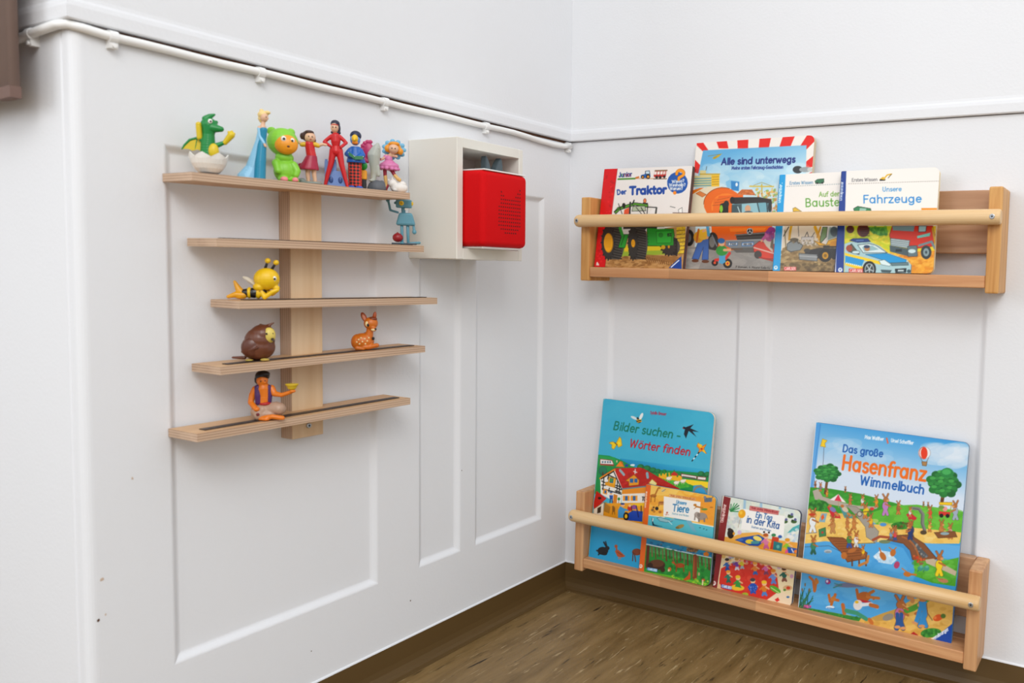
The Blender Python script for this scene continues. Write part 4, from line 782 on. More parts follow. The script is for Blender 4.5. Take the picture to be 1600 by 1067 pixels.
c.poly([(615, 800), (645, 762), (690, 800), (680, 830)], '#efe0a0', 1, '#c88a2a', 4); c.line([(350, 680), (385, 720)], 22, '#9fb4bc'); c.line([(600, 710), (605, 745)], 24, '#8fb0bc'); c.line([(475, 690), (505, 700)], 8, '#e6e6e6'); c.line([(490, 672), (488, 710)], 8, '#e6e6e6')
c.poly([(370, 855), (590, 830), (600, 870), (600, 910), (365, 905)], '#e6982a'); c.line([(368, 853), (600, 828)], 10, '#6f94a0'); c.poly([(365, 900), (600, 890), (590, 1000), (362, 980)], '#f0ede6')
for x in (376, 448): c.rect(x, 915, x + 62, 962, '#efa22a'); c.rect(x + 20, 918, x + 44, 960, '#2f6fa8')
c.text('TC', (552, 960), (585, 962), 34, K, 7)
c.poly([(100, 1000), (130, 870), (225, 940), (110, 1050)], '#c4281e'); c.ell(160, 938, 16, 12, '#2a1a18')
c.poly([(210, 985), (600, 980), (600, 1200), (90, 1200), (200, 1060)], '#e9a728'); c.poly([(105, 1040), (200, 975), (195, 1100), (100, 1130)], '#efe4d0', 1, '#8d7a5a', 4); c.poly([(140, 1030), (175, 1010), (170, 1070), (138, 1080)], '#4a3a2a'); c.poly([(205, 975), (260, 1020), (250, 1080), (200, 1060)], '#8d6a34')
c.frame(5.927, 910, 740)
c.ell(290, 330, 14, 26, '#4a3020'); c.line([(280, 350), (278, 375)], 7, '#4a3020'); c.line([(298, 350), (300, 375)], 7, '#4a3020'); c.ell(284, 308, 9, 9, '#4a3020')
c.poly([(215, 255), (262, 300), (330, 300), (330, 420), (190, 420), (195, 340)], '#d9962a', .5); c.poly([(450, 280), (580, 270), (580, 300), (460, 300)], '#f2c82c')
c.poly([(330, 340), (350, 300), (400, 330), (380, 410), (330, 410)], '#4fa0d0'); c.ell(375, 290, 18, 16, '#f0c09a'); c.ell(372, 280, 20, 8, '#1f3f8a'); c.line([(385, 330), (425, 340)], 14, '#4fa0d0')
c.ell(440, 320, 22, 26, '#c4302a'); c.ell(440, 296, 14, 13, '#f2c49b'); c.poly([(420, 370), (470, 340), (560, 350), (555, 445), (400, 430)], '#1f4fae'); c.ell(405, 395, 26, 38, '#1a1a1a'); c.ell(405, 395, 13, 20, '#efbf2a'); c.ell(480, 310, 25, 22, '#9a5a9a'); c.line([(500, 300), (520, 400)], 10, '#1a2a6a'); c.line([(455, 300), (460, 350)], 7, '#2a2a2a'); c.line([(545, 300), (545, 360)], 8, '#2a2a2a')
c.poly([(80, 470), (640, 570), (640, 930), (40, 930)], '#35a6d4')
c.ell(190, 715, 50, 38, '#232328'); c.ell(205, 740, 26, 16, '#1c1c20'); c.ell(232, 690, 20, 20, '#26262c'); c.line([(226, 684), (200, 636)], 15, '#232328'); c.line([(230, 680), (216, 630)], 11, '#2c2c32'); c.ell(135, 712, 8, 8, '#35353a'); c.line([(160, 735), (150, 750)], 12, '#1c1c20')
c.ell(312, 672, 15, 15, '#b5603a'); c.line([(315, 675), (318, 715)], 16, '#b5603a'); c.poly([(300, 715), (335, 705), (400, 765), (370, 775), (325, 768)], '#b5603a'); c.line([(325, 725), (370, 755)], 6, '#8a4428'); c.line([(340, 772), (335, 790)], 6, '#d8742a'); c.line([(352, 772), (352, 792)], 6, '#d8742a')
c.ell(505, 725, 45, 32, '#8a4a30'); c.line([(470, 730), (465, 805)], 10, '#6a3826'); c.line([(482, 740), (494, 812)], 10, '#6a3826'); c.line([(540, 740), (545, 820)], 10, '#6a3826')
c.frame(5.927, 910, 620)
c.text('Bilder suchen -', (282, 300), (905, 392), 74, '#12806a', 11.5, 0.1); c.text('Wörter finden', (432, 462), (1000, 546), 72, '#c02232', 11, 0.1)
c.text('Sybille Brauer', (628, 158), (778, 172), 26, '#b0405a', 4.5)
c.ell(522, 222, 24, 20, '#2a241c', 20); c.line([(505, 218), (545, 208)], 8, '#e8b828'); c.line([(512, 234), (548, 226)], 7, '#e8b828'); c.ell(480, 195, 34, 12, '#dfe8ea', 25); c.ell(545, 180, 14, 34, '#eef2f2', 25); c.ell(512, 198, 10, 9, '#2a241c')
c.poly([(930, 285), (960, 280), (1030, 255), (1000, 290), (1078, 325), (1020, 318), (1055, 370), (985, 315), (960, 385), (940, 345), (950, 300)], '#1c2434'); c.ell(942, 287, 12, 12, '#1c2434'); c.ell(935, 292, 6, 6, '#b0403a')
c.poly([(312, 430), (345, 370), (360, 390), (368, 450), (335, 468), (320, 440), (290, 488), (270, 470), (275, 445), (247, 425), (280, 415)], '#f2d128', 1, '#b08a14', 4); c.line([(300, 425), (322, 445)], 7, '#4a3a1c'); c.ell(340, 430, 10, 14, '#f8e24a')
c.poly([(1060, 455), (1075, 425), (1105, 460), (1148, 440), (1125, 480), (1150, 525), (1105, 500), (1070, 525), (1085, 485)], '#eea21e', 1, '#c0641a', 4); c.poly([(1065, 430), (1090, 470), (1105, 470), (1110, 445)], '#f4cf2a'); c.poly([(1110, 500), (1145, 528), (1130, 490)], '#f4cf2a'); c.ell(1105, 482, 10, 10, '#c4381e')
for k in range(5): c.line([(1080 - k * 14, 515 + k * 17), (1072 - k * 14, 525 + k * 17)], 9, '#1a1a20' if k % 2 == 0 else '#e6eef0')
e = book('bilder', c, d, 0.010, 'large turquoise picture book with a farmhouse, standing behind the yellow animal book', '#d9cfc4', '#9fb9be', '#8fc4cf', r=0.012, rtl=0.007)
# ---- animals
c, d = cov('tiere', '#f0b648', 13); c.frame(5.927, 910, 740)
c.mottle([(620, 100), (1260, 220), (1210, 490), (600, 380)], ['#f4c860', '#e8a238', '#f6d67a', '#eaa83c'], 90, 12, 40, .45, 1.8); c.poly([(1000, 200), (1240, 240), (1215, 480), (1020, 420)], '#e89a34', .6); c.poly([(630, 105), (900, 150), (860, 200), (625, 200)], '#f8dc86', .6)
c.poly([(600, 385), (800, 405), (1010, 450), (1220, 490), (1215, 780), (590, 660)], '#63c0d0'); c.grad([(600, 470), (1215, 590), (1215, 790), (590, 665)], '#53b8d0', '#2a90c0', (900, 520), (880, 720))
c.line([(605, 383), (760, 405)], 6, '#e6eef0'); c.line([(1000, 450), (1220, 492)], 7, '#f2efe6')
c.line([(590, 652), (1195, 780)], 8, '#eef2ee'); c.poly([(590, 660), (1195, 785), (1190, 1060), (560, 920)], '#2f8f3e'); c.mottle([(590, 665), (1195, 790), (1190, 1050), (570, 915)], ['#237a34', '#3fa04a', '#1f6a30', '#58b24e', '#2a8440'], 260, 6, 22, .6)
c.poly([(590, 665), (1195, 790), (1195, 840), (590, 720)], '#6fb07a', .5)
for k in range(18):
    x = 610 + k * 33; y = 672 + k * 6.9; c.line([(x, y), (x + 4, y + 70 + 14 * (k % 3))], 9 + 3 * (k % 2), ['#6a4a34', '#8a6a4a', '#7a3a2a'][k % 3])
c.line([(610, 680), (600, 860)], 30, '#6a3626'); c.line([(1045, 770), (1040, 960)], 40, '#8a4a2a'); c.line([(1036, 770), (1028, 950)], 8, '#b06a3c')
c.poly([(560, 900), (800, 940), (1190, 1020), (1190, 1060), (560, 930)], '#6fb83a'); c.mottle([(760, 930), (1190, 1000), (1180, 1055), (800, 970)], ['#a8cc3a', '#4fa032', '#d0d84a', '#3f8a30'], 120, 5, 14, .7)
c.ell(690, 845, 78, 48, '#4a3226'); c.ell(690, 830, 66, 36, '#6a4630'); c.ell(628, 850, 26, 26, '#3f2a20'); c.ell(745, 890, 22, 22, '#4a3226')
c.ell(905, 850, 44, 22, '#a8562a'); c.line([(875, 850), (868, 905)], 10, '#9a4a22'); c.line([(935, 850), (940, 905)], 10, '#9a4a22'); c.line([(870, 845), (850, 830)], 14, '#a8562a'); c.ell(842, 822, 14, 10, '#b4622e'); c.line([(835, 812), (826, 790)], 5, '#6a3a20'); c.line([(848, 812), (858, 790)], 5, '#6a3a20')
c.poly([(930, 985), (980, 940), (990, 895), (1002, 930), (1000, 975), (960, 990)], '#c4602a'); c.ell(808, 885, 16, 20, '#c8743a'); c.ell(800, 895, 9, 12, '#e8d4b4'); c.ell(1120, 985, 18, 14, '#b8622e'); c.line([(1115, 990), (1112, 1030)], 12, '#e9d8b4'); c.ell(1080, 930, 8, 16, '#c4a888')
c.ell(640, 925, 6, 6, '#e8402a')
# sea
c.poly([(640, 405), (665, 470), (740, 490), (650, 480)], '#16364a'); c.line([(655, 415), (650, 440)], 7, '#f0f2f0'); c.poly([(690, 410), (720, 402), (790, 425), (835, 440), (780, 452), (720, 440)], '#9cc4cc', 1, '#3f7a8a', 4)
c.poly([(800, 440), (850, 410), (960, 405), (1010, 440), (1060, 545), (1020, 530), (960, 440), (900, 425)], '#7fb8cc'); c.poly([(840, 405), (900, 398), (990, 412), (960, 440), (860, 425)], '#4f9fb4'); c.ell(905, 490, 40, 18, '#a8925a', -20); c.ell(880, 500, 18, 10, '#8a7a4a'); c.line([(800, 440), (830, 470)], 5, '#e0f0f0')
c.mottle([(600, 600), (1195, 700), (1195, 770), (600, 650)], ['#2a6a9a', '#7fd0dc', '#1f5a8a', '#b08a6a', '#4fb0c8'], 80, 4, 10, .6, 1.6); c.ell(1020, 705, 56, 22, '#8a6a4a'); c.mottle([(960, 690), (1080, 690), (1080, 725), (970, 725)], ['#c49a6a', '#5a4a3a'], 14, 4, 9, .7); c.poly([(1120, 735), (1150, 720), (1175, 745), (1165, 765), (1125, 760)], '#e08a2a'); c.ell(1125, 510, 8, 4, '#2a6a7a'); c.ell(1150, 520, 8, 4, '#2a6a7a'); c.ell(1090, 500, 8, 4, '#2a6a7a')
# savanna animals
c.line([(700, 140), (672, 200)], 14, '#b8762a'); c.ell(658, 205, 30, 16, '#b8762a'); c.line([(638, 205), (634, 262)], 8, '#a8661e'); c.line([(675, 205), (670, 258)], 8, '#a8661e'); c.ell(712, 132, 14, 8, '#b8762a'); c.mottle([(640, 195), (690, 195), (705, 150), (715, 150), (690, 215), (640, 218)], ['#7a4416'], 16, 3, 5, .8)
c.ell(750, 155, 20, 12, '#d8c8a0', -30); c.line([(740, 165), (770, 145)], 4, '#8a7a5a'); c.ell(738, 272, 36, 18, '#c4884a'); c.line([(710, 280), (706, 300)], 6, '#8a5a2a'); c.line([(766, 280), (770, 304)], 6, '#6a3a1a'); c.line([(712, 265), (772, 268)], 6, '#8a5228')
c.ell(690, 322, 16, 17, '#1f1a18'); c.ell(650, 335, 14, 14, '#8a6a3a'); c.ell(665, 350, 12, 12, '#c4842a'); c.ell(720, 355, 14, 12, '#b87434'); c.ell(660, 312, 10, 8, '#5a3a2a'); c.ell(640, 320, 8, 10, '#f0a02a')
c.poly([(1125, 215), (1150, 225), (1205, 222), (1200, 260), (1135, 265)], '#7a8a9a'); 
for k in range(5): c.line([(1135 + k * 14, 222), (1132 + k * 14, 258)], 4, '#3a3a4a')
c.ell(1135, 220, 12, 14, '#8a8a94'); c.line([(1205, 222), (1215, 205)], 5, '#4a4a5a'); c.ell(1130, 330, 30, 10, '#6a9a4a'); c.ell(1195, 312, 16, 5, '#b8742a')
c.poly([(755, 208), (1095, 262), (1085, 450), (750, 395)], '#f6f3ee'); c.poly([(805, 190), (1050, 228), (1045, 248), (805, 212)], '#f2cf9a', 1, '#d89a5a', 4); c.text('Mein erstes Wimmelbuch', (815, 208), (1042, 243), 15, '#c4703a', 3.4)
c.text('Unsere', (868, 275), (965, 290), 30, '#3f8fc0', 5.5); c.text('Tiere', (832, 345), (990, 362), 62, '#1f80b4', 9.5); c.text('Suchen und Finden', (830, 374), (985, 398), 14, '#8ab4c4', 3)
c.line([(1035, 290), (1060, 305), (1115, 318)], 13, '#c4842a'); c.ell(1045, 288, 14, 9, '#c4842a'); c.line([(1055, 310), (1035, 325)], 5, '#b0702a'); c.ell(1105, 395, 50, 34, '#a3978e'); c.ell(1062, 380, 26, 26, '#b3a79e'); c.line([(1045, 385), (1040, 425)], 12, '#a3978e'); c.ell(1078, 382, 14, 22, '#8f837a'); c.line([(1080, 420), (1080, 440)], 16, '#8f837a'); c.line([(1130, 420), (1130, 440)], 16, '#8f837a'); c.line([(1152, 390), (1160, 420)], 5, '#8f837a')
c.ell(785, 360, 9, 8, '#c4785a'); c.line([(785, 365), (775, 385)], 5, '#c4785a'); c.line([(765, 375), (800, 380)], 4, '#d8a08a')
c.poly([(590, 90), (636, 100), (570, 910), (520, 895)], '#e2722a'); c.text('Unkaputtbar', (586, 316), (600, 160), 22, '#f6e6d4', 4.6); c.ell(541, 856, 16, 18, '#f4eee6'); c.ell(541, 855, 9, 10, '#e8a888')
c.poly([(600, 866), (696, 884), (694, 912), (598, 892)], '#3f8fd0'); c.text('CARLSEN', (606, 890), (690, 905), 18, '#e8f2fa', 4.5)
c.line([(1250, 200), (1245, 240), (1215, 600), (1190, 1060)], 14, '#2f7f8a'); 
e = book('tiere', c, d, 0.0058, 'small yellow animal board book with an orange spine, giraffe and elephant', '#cfd8d8', '#3f7f94', '#cf6420', r=0.010)
# ---- nursery day
c, d = cov('kita', '#dfe6dc', 17); c.frame(5.618, 1100, 765)
c.mottle([(235, 90), (870, 190), (850, 440), (200, 360)], ['#eef0ea', '#cfdcd2', '#d6e4e8', '#e9e6d4'], 70, 16, 50, .5)
for x in (360, 505, 672): c.poly([(x - 10, 60), (x + 12, 60), (x + 6, 170), (x - 16, 170)], '#a8c8dc')
c.line([(530, 110), (860, 170)], 8, '#f6f4f0')
c.ell(210, 460, 160, 45, '#e6b05a', 8); c.poly([(190, 440), (330, 380), (480, 372), (560, 420), (540, 520), (250, 470)], '#e9b45c')
for k in range(7): c.line([(235, 190), (240 + 70 * math.cos(.5 - k * .42), 180 - 90 * math.sin(.2 + k * .36) + 30)], 8, ['#2f8a4e', '#4fa866', '#1f6a3c'][k % 3])
c.mottle([(205, 220), (320, 240), (310, 350), (200, 340)], ['#dcdcd6', '#c4ccd0', '#eceae4'], 40, 8, 20, .6)
c.poly([(730, 380), (780, 330), (860, 295), (850, 350), (790, 370)], '#5fb4b8'); c.mottle([(720, 390), (860, 320), (840, 480), (720, 440)], ['#eeeef0', '#c8d8e8', '#a8c4e0', '#f2f0ea'], 60, 7, 18, .6)
for x, y in ((760, 235), (710, 280), (790, 280)): c.ell(x, y, 26, 16, '#4a6a3a'); c.ell(x + 12, y - 18, 12, 12, '#6a6a9a'); c.ell(x - 14, y - 10, 9, 9, '#2a3a2a')
c.ell(235, 385, 30, 44, '#2a1f1a'); c.ell(262, 385, 10, 14, '#e0a028'); c.ell(225, 350, 18, 14, '#3a2a20'); c.ell(312, 375, 18, 20, '#d8c4e0')
c.poly([(270, 440), (330, 420), (480, 395), (540, 430), (520, 500), (400, 490)], '#2a5aa8'); c.ell(400, 455, 36, 20, '#e8d04a'); c.ell(470, 428, 40, 20, '#f0dc7a', 20); c.ell(450, 462, 40, 14, '#4f9aa0'); c.ell(320, 440, 25, 12, '#4a78c0')
c.poly([(350, 168), (712, 232), (698, 418), (325, 345)], '#f6f5f2'); c.poly([(405, 142), (658, 188), (650, 220), (400, 178)], '#dc8e88', 1, '#b05a5a', 4); c.text('Mein erstes Wimmelbuch', (414, 166), (648, 207), 18, '#a03a44', 3.8)
c.text('Ein Tag', (452, 240), (598, 270), 46, '#2f6aa8', 6.8); c.text('in der Kita', (370, 285), (662, 345), 58, '#2a5c9c', 8.6); c.text('Suchen und Finden', (415, 332), (588, 368), 16, '#7a94b4', 3.4)
c.ell(333, 212, 32, 38, '#e9ad1e', 15); c.ell(325, 202, 14, 16, '#f2c84a'); c.line([(320, 248), (300, 330)], 3, '#a88a6a')
c.poly([(560, 430), (860, 470), (840, 600), (520, 560), (470, 500)], '#e9a23a', .9); c.poly([(600, 410), (660, 420), (640, 530), (580, 520)], '#c84a2a'); c.poly([(612, 450), (690, 470), (680, 540), (605, 525)], '#2f7f84'); c.ell(650, 500, 14, 16, '#6fb4b0'); c.ell(612, 398, 20, 14, '#3f8a5a'); c.ell(668, 412, 18, 14, '#3a6ab0')
c.kid(545, 512, 130, '#d884a8', '#b8622a', '#c86a9a'); c.ell(528, 372, 9, 9, '#2a1f1a'); c.ell(570, 376, 9, 9, '#2a1f1a')
c.kid(735, 550, 125, '#9ac43a', '#e0a028', '#e86a9a'); c.poly([(730, 500), (830, 520), (820, 560), (740, 555)], '#2f5fae'); c.line([(770, 520), (785, 550)], 9, '#e8e8f0'); c.ell(806, 542, 16, 16, '#f08a3a')
# red carpet with children
c.poly([(120, 560), (820, 680), (780, 1040), (100, 870)], '#ecdcb8'); c.poly([(135, 780), (150, 690), (360, 590), (560, 640), (640, 740), (660, 900), (540, 985), (300, 920), (130, 860)], '#cf3a2c'); c.mottle([(135, 780), (360, 600), (640, 740), (640, 900), (300, 910)], ['#d8483a', '#c02e22', '#dc5a44'], 70, 8, 26, .45)
c.mottle([(160, 575), (700, 660), (640, 690), (200, 640)], ['#e8d8b0', '#c49ad0', '#e0b04a', '#6a9ad0', '#e8e0d0'], 50, 8, 20, .6); c.poly([(540, 975), (660, 890), (790, 940), (780, 1040)], '#efdcc0')
for x, y, h, sh, ha, le in ((205, 705, 105, '#3a6ab0', '#3a2a24', '#2f4f9a'), (290, 700, 105, '#7a4aa0', '#c49a5a', '#d8d4dc'), (335, 690, 95, '#d8c83a', '#e0b02a', '#a8b4c0'), (450, 740, 110, '#e08a3a', '#e8a84a', '#3a6ab0'), (545, 740, 110, '#d87ab4', '#e8b48a', '#8a4a6a'), (610, 820, 125, '#7a9ad8', '#e0922a', '#6a8ac8'), (215, 810, 105, '#2f7f6a', '#e8a03a', '#2a6a5a'), (300, 870, 120, '#3a9a4a', '#e8c03a', '#e0b82a'), (430, 905, 130, '#2f58b0', '#4a4a50', '#2f58b0'), (530, 925, 130, '#d8842a', '#f0c83a', '#5a8ac8'), (705, 800, 120, '#2a6a5a', '#5a3a24', '#8a5a4a')): c.kid(x, y, h, sh, ha, le)
c.ell(295, 860, 60, 26, '#e8c43a', 5); c.poly([(272, 850), (290, 800), (320, 840), (330, 862)], '#3f9a4a'); c.ell(430, 860, 40, 40, '#2f5ab4'); c.mottle([(395, 840), (465, 840), (465, 890), (400, 890)], ['#d8e0f4'], 12, 2, 3, .9); c.ell(625, 875, 55, 24, '#5fae3a', 30); c.line([(590, 860), (660, 905)], 7, '#d8e0a0'); c.ell(360, 918, 30, 16, '#a8b83a'); c.ell(735, 862, 42, 24, '#d8b48a'); c.ell(740, 862, 18, 14, '#c84a2a'); c.ell(708, 880, 12, 10, '#5a8a3a'); c.poly([(620, 965), (650, 945), (665, 970), (640, 985)], '#d83a34'); c.line([(612, 985), (655, 1000)], 9, '#5a9a4a'); c.ell(737, 942, 14, 9, '#4a7aa8'); c.ell(770, 760, 16, 18, '#d8a8c0')
c.ell(130, 850, 18, 26, '#e0c49a')
c.poly([(175, 55), (235, 72), (110, 890), (55, 870)], '#8a2a2e'); c.text('Unkaputtbar', (168, 288), (195, 130), 26, '#f2e2dc', 4.6); c.ell(88, 820, 17, 20, '#f0eae6'); c.ell(88, 818, 9, 11, '#c48a8a')
c.poly([(152, 828), (245, 850), (242, 880), (150, 858)], '#2f5fae'); c.text('CARLSEN', (156, 853), (240, 872), 20, '#eef2fa', 5)
e = book('kita', c, d, 0.009, 'small board book with a dark red spine and children on a red carpet', '#3f3a58', '#b9c0c4', '#6e1c22', r=0.008)
# ---- big hidden-picture book
c, d = cov('wimmel', '#4aa6dc', 19); c.frame(5.714, 1240, 655)
c.grad([(200, 30), (1600, 200), (1520, 900), (120, 700)], '#3f9ed8', '#d8e4f2', (900, 80), (830, 560))
c.mottle([(1220, 230), (1560, 250), (1540, 420), (1250, 400)], ['#d4e2ee', '#e4ecf4', '#b4d2ea'], 60, 20, 60, .28, 2.4); c.mottle([(300, 180), (700, 260), (1100, 420), (420, 330)], ['#d8e6f2', '#a8d0ec'], 50, 20, 60, .22, 2.4)
c.poly([(200, 40), (245, 44), (140, 1000), (90, 1000)], '#4f9fe0', .7); c.line([(240, 45), (150, 700)], 4, '#2f74b8', .8); c.line([(272, 250), (262, 430)], 4, '#5a5a6a')
c.poly([(240, 240), (258, 175), (300, 190), (280, 215), (285, 250)], '#f0ce2a', 1, '#b08a14', 4)
c.text('Max Walther', (635, 172), (805, 192), 30, '#eef4fa', 6); c.text('Ursel Scheffler', (868, 202), (1070, 226), 30, '#eef4fa', 6); c.line([(832, 170), (842, 212)], 12, '#e0662a')
c.text('Das große', (435, 288), (800, 338), 62, '#1f66b0', 12.5); c.text('Hasenfranz', (425, 445), (1185, 550), 124, '#e8791e', 23.5); c.text('Wimmelbuch', (590, 580), (1168, 668), 78, '#1f68b4', 14.5)
c.ell(1168, 300, 55, 54, '#eceae8', 0, 1, '#a8a8b4', 4); c.ell(1166, 302, 30, 54, '#e0441c'); c.line(A(1168, 300, 46, 54, 95, 265), 6, '#c86a5a'); c.line([(1135, 345), (1150, 378)], 4, '#7a6a5a'); c.line([(1205, 345), (1188, 380)], 4, '#7a6a5a'); c.poly([(1145, 378), (1192, 380), (1186, 416), (1150, 412)], '#b08a5a', 1, '#6a4a2a', 4)
# hills, lawn, sand
c.poly([(130, 605), (330, 620), (600, 665), (900, 745), (1100, 800), (1100, 900), (120, 900)], '#3f9a34'); c.poly([(120, 690), (300, 680), (780, 770), (640, 800), (120, 740)], '#4faa3a', .6); c.poly([(700, 830), (900, 770), (1100, 762), (1300, 790), (1530, 830), (1510, 1100), (900, 1100), (700, 900)], '#66b83e')
c.mottle([(720, 840), (1100, 770), (1520, 840), (1510, 1000), (900, 1000)], ['#78c44a', '#58a834', '#6fbc44', '#84c850'], 140, 10, 40, .4, 2); c.mottle([(140, 620), (900, 760), (880, 800), (140, 700)], ['#4fae42', '#358a2c', '#60b84c'], 90, 8, 26, .4, 2.2)
c.poly([(170, 640), (220, 620), (260, 690), (420, 740), (560, 770), (760, 780), (740, 800), (540, 800), (330, 760), (190, 715)], '#b9b0a4')
c.poly([(110, 800), (300, 830), (520, 850), (640, 930), (1000, 960), (1500, 1010), (1480, 1110), (100, 1110)], '#ecc872'); c.mottle([(110, 820), (520, 860), (1000, 970), (1490, 1020), (1470, 1100), (100, 1100)], ['#f2d488', '#dfb65c', '#e8c26a', '#f4dc9a'], 220, 6, 24, .5, 1.8)
c.poly([(470, 770), (560, 780), (700, 900), (720, 960), (760, 1000), (740, 1110), (650, 1050), (640, 960), (560, 860)], '#a8a298', 1, '#7a746a', 4)
def tree_(x, y, rx, ry, ty, lean=0):
    c.line([(x, y + ry * .4), (x + lean, ty)], rx * .2, '#6a4526'); c.line([(x + rx * .1, y + ry * .3), (x + lean, ty - 30)], rx * .1, '#8a5f36')
    for k in range(26):
        a = k * 2.4; r = .85 * math.sqrt((k + .5) / 26); c.ell(x + rx * r * math.cos(a), y + ry * r * math.sin(a), rx * .28, ry * .26, ['#1f6a34', '#2a7f3c', '#236f36'][k % 3])
    for k in range(30):
        a = k * 2.4 + 1; r = .8 * math.sqrt((k + .5) / 30); c.ell(x + rx * r * math.cos(a) - rx * .05, y + ry * r * math.sin(a) - ry * .08, rx * .17, ry * .11, ['#3f9a4a', '#57b25a', '#338c44'][k % 3], 0, .8)
tree_(305, 480, 118, 82, 660, -22); tree_(1345, 570, 150, 130, 730, -20); c.ell(1370, 480, 60, 45, '#2f8a48'); c.ell(1365, 470, 40, 26, '#4fae62')
c.ell(225, 770, 90, 50, '#2f7f30'); c.mottle([(140, 750), (220, 720), (310, 770), (240, 820), (150, 800)], ['#4a9a3c', '#256a28', '#5cae48'], 50, 8, 18, .6); c.ell(960, 950, 90, 34, '#3a8a30'); c.mottle([(880, 950), (960, 915), (1045, 950), (960, 980)], ['#54a440', '#2a7426', '#8a3a2a'], 40, 8, 16, .6)
c.poly([(320, 720), (400, 668), (470, 745), (420, 735), (370, 728)], '#f0ece8', 1, '#b8a8a8', 3); c.poly([(365, 725), (400, 670), (430, 735)], '#d8405a'); c.line([(400, 735), (402, 790)], 5, '#b8a07a')
for x, col in ((355, '#c8303a'), (465, '#5a9a9a')): c.poly([(x - 55, 780), (x - 20, 775), (x + 60, 860), (x + 65, 885), (x - 10, 880)], col); c.ell(x - 5, 805, 32, 20, '#8a84b4' if x < 400 else '#d8c4b0', 35); c.ell(x - 30, 775, 16, 14, '#c07b3f'); c.ell(x + 30, 850, 26, 12, '#c98a50', 40)
for x, y, h, s_, f_ in ((240, 640, 75, '#8a7a9a', 1), (298, 690, 70, '#e09a3a', 1), (195, 610, 60, '#6a4a4a', -1), (462, 650, 50, '#4a4a4a', 1), (505, 760, 95, '#b8744a', 1), (615, 770, 100, '#d8d8d8', 1), (740, 780, 105, '#e0a02a', -1), (820, 850, 180, '#c08ac4', 1), (935, 845, 115, '#a86a3a', 1), (1160, 780, 45, '#5a7a6a', 1), (1200, 785, 45, '#6a6a7a', 1), (1220, 880, 110, '#d85a3a', -1), (1445, 890, 160, '#a8b4c4', -1), (1215, 1000, 100, '#e0c44a', 1), (1320, 1040, 140, '#c8884a', 1), (1400, 1060, 130, '#d4a8a0', -1), (690, 960, 120, '#e8b82a', -1), (170, 1000, 200, '#e8ecee', 1), (350, 1010, 150, '#c49058', -1), (540, 980, 130, '#c88a4a', 1), (480, 970, 110, '#c08048', 1), (1050, 1060, 170, '#3a4a74', -1), (900, 1060, 110, '#7a94b4', 1), (640, 880, 130, '#e0c82a', 1)): c.hare(x, y, h, s_, s_ if h > 140 else '#c98547', '#b87a44', f_)
c.ell(165, 850, 30, 12, '#c84a2a'); c.poly([(225, 915), (250, 840), (300, 840), (280, 920)], '#8fb4c4'); c.poly([(245, 870), (265, 845), (275, 880), (250, 905)], '#e0662a'); c.poly([(225, 985), (285, 965), (290, 1040), (230, 1050)], '#4f8a5a', 1, '#2f5a3a', 4); c.ell(258, 1010, 10, 10, '#c83a3a'); c.line([(110, 1020), (210, 1010)], 5, '#6a84a4')
c.ell(590, 845, 26, 26, '#6a665e'); c.ell(590, 845, 18, 18, '#c8c0b0'); c.ell(700, 800, 20, 14, '#d83a3a'); c.ell(655, 810, 18, 16, '#e8c82a'); c.line([(600, 830), (700, 820)], 6, '#5a4a3a')
c.line([(1065, 795), (1120, 800), (1155, 850), (1150, 930), (1170, 990)], 30, '#8a8a84'); c.line([(1070, 795), (1115, 805), (1145, 850), (1140, 930), (1162, 985)], 10, '#6a6a66'); c.poly([(1005, 850), (1040, 830), (1100, 880), (1090, 900), (1030, 890)], '#c8303a'); c.hare(1040, 870, 90, '#d8d8d8')
c.poly([(1300, 740), (1418, 742), (1415, 768), (1302, 762)], '#efc928', 1, '#a8841a', 4); c.line([(1310, 765), (1305, 850)], 6, '#b89a4a'); c.line([(1408, 765), (1400, 830)], 6, '#b89a4a'); c.poly([(1295, 820), (1400, 830), (1395, 865), (1295, 855)], '#d23a34'); c.ell(1320, 860, 18, 18, K); c.ell(1375, 862, 18, 18, K); c.ell(1352, 800, 22, 22, '#e8a09a'); c.ell(1320, 785, 26, 16, '#7a9a4a')
c.poly([(1255, 1010), (1440, 1000), (1460, 1050), (1290, 1060)], '#8a5a34', 1, '#5a3a1e', 4); c.ell(1350, 1020, 40, 14, '#9ab0b4'); c.ell(800, 940, 30, 16, '#5a9ad0'); c.ell(1160, 1010, 30, 20, '#5a4a34')
c.frame(5.517, 1230, 820)
# lake, jetty, bridge
c.poly([(130, 165), (330, 140), (480, 160), (620, 165), (760, 150), (900, 140), (1010, 165), (1080, 230), (1110, 420), (1060, 560), (1000, 700), (700, 810), (500, 790), (90, 720)], '#5cacdf'); c.poly([(1170, 155), (1500, 180), (1480, 290), (1290, 290), (1230, 230)], '#6cb4e4'); c.mottle([(140, 260), (1080, 330), (1020, 620), (700, 780), (120, 660)], ['#6ab8e6', '#4f9fd8', '#78c0ea', '#58a8de'], 120, 12, 50, .35, 2.6)
c.poly([(800, 150), (960, 140), (1080, 230), (1090, 350), (1000, 200), (900, 165)], '#3f8ec8', .6); c.line([(520, 165), (760, 155)], 6, '#8f7a4a')
c.poly([(345, 105), (480, 110), (690, 240), (680, 290), (520, 320), (460, 230), (390, 165)], '#9a5f34', 1, '#5e3618', 5)
for k in range(8): c.line([(372 + k * 22, 118 + k * 22), (500 + k * 24, 124 + k * 19)], 4, '#6e4220')
for x in (560, 620, 680): c.line([(x, 300), (x, 350)], 14, '#7a4a28')
c.line([(150, 190), (360, 180), (460, 230)], 5, '#4a6a8a'); c.ell(352, 228, 34, 16, '#b8c4cc'); c.ell(352, 234, 26, 8, '#8f9ca4')
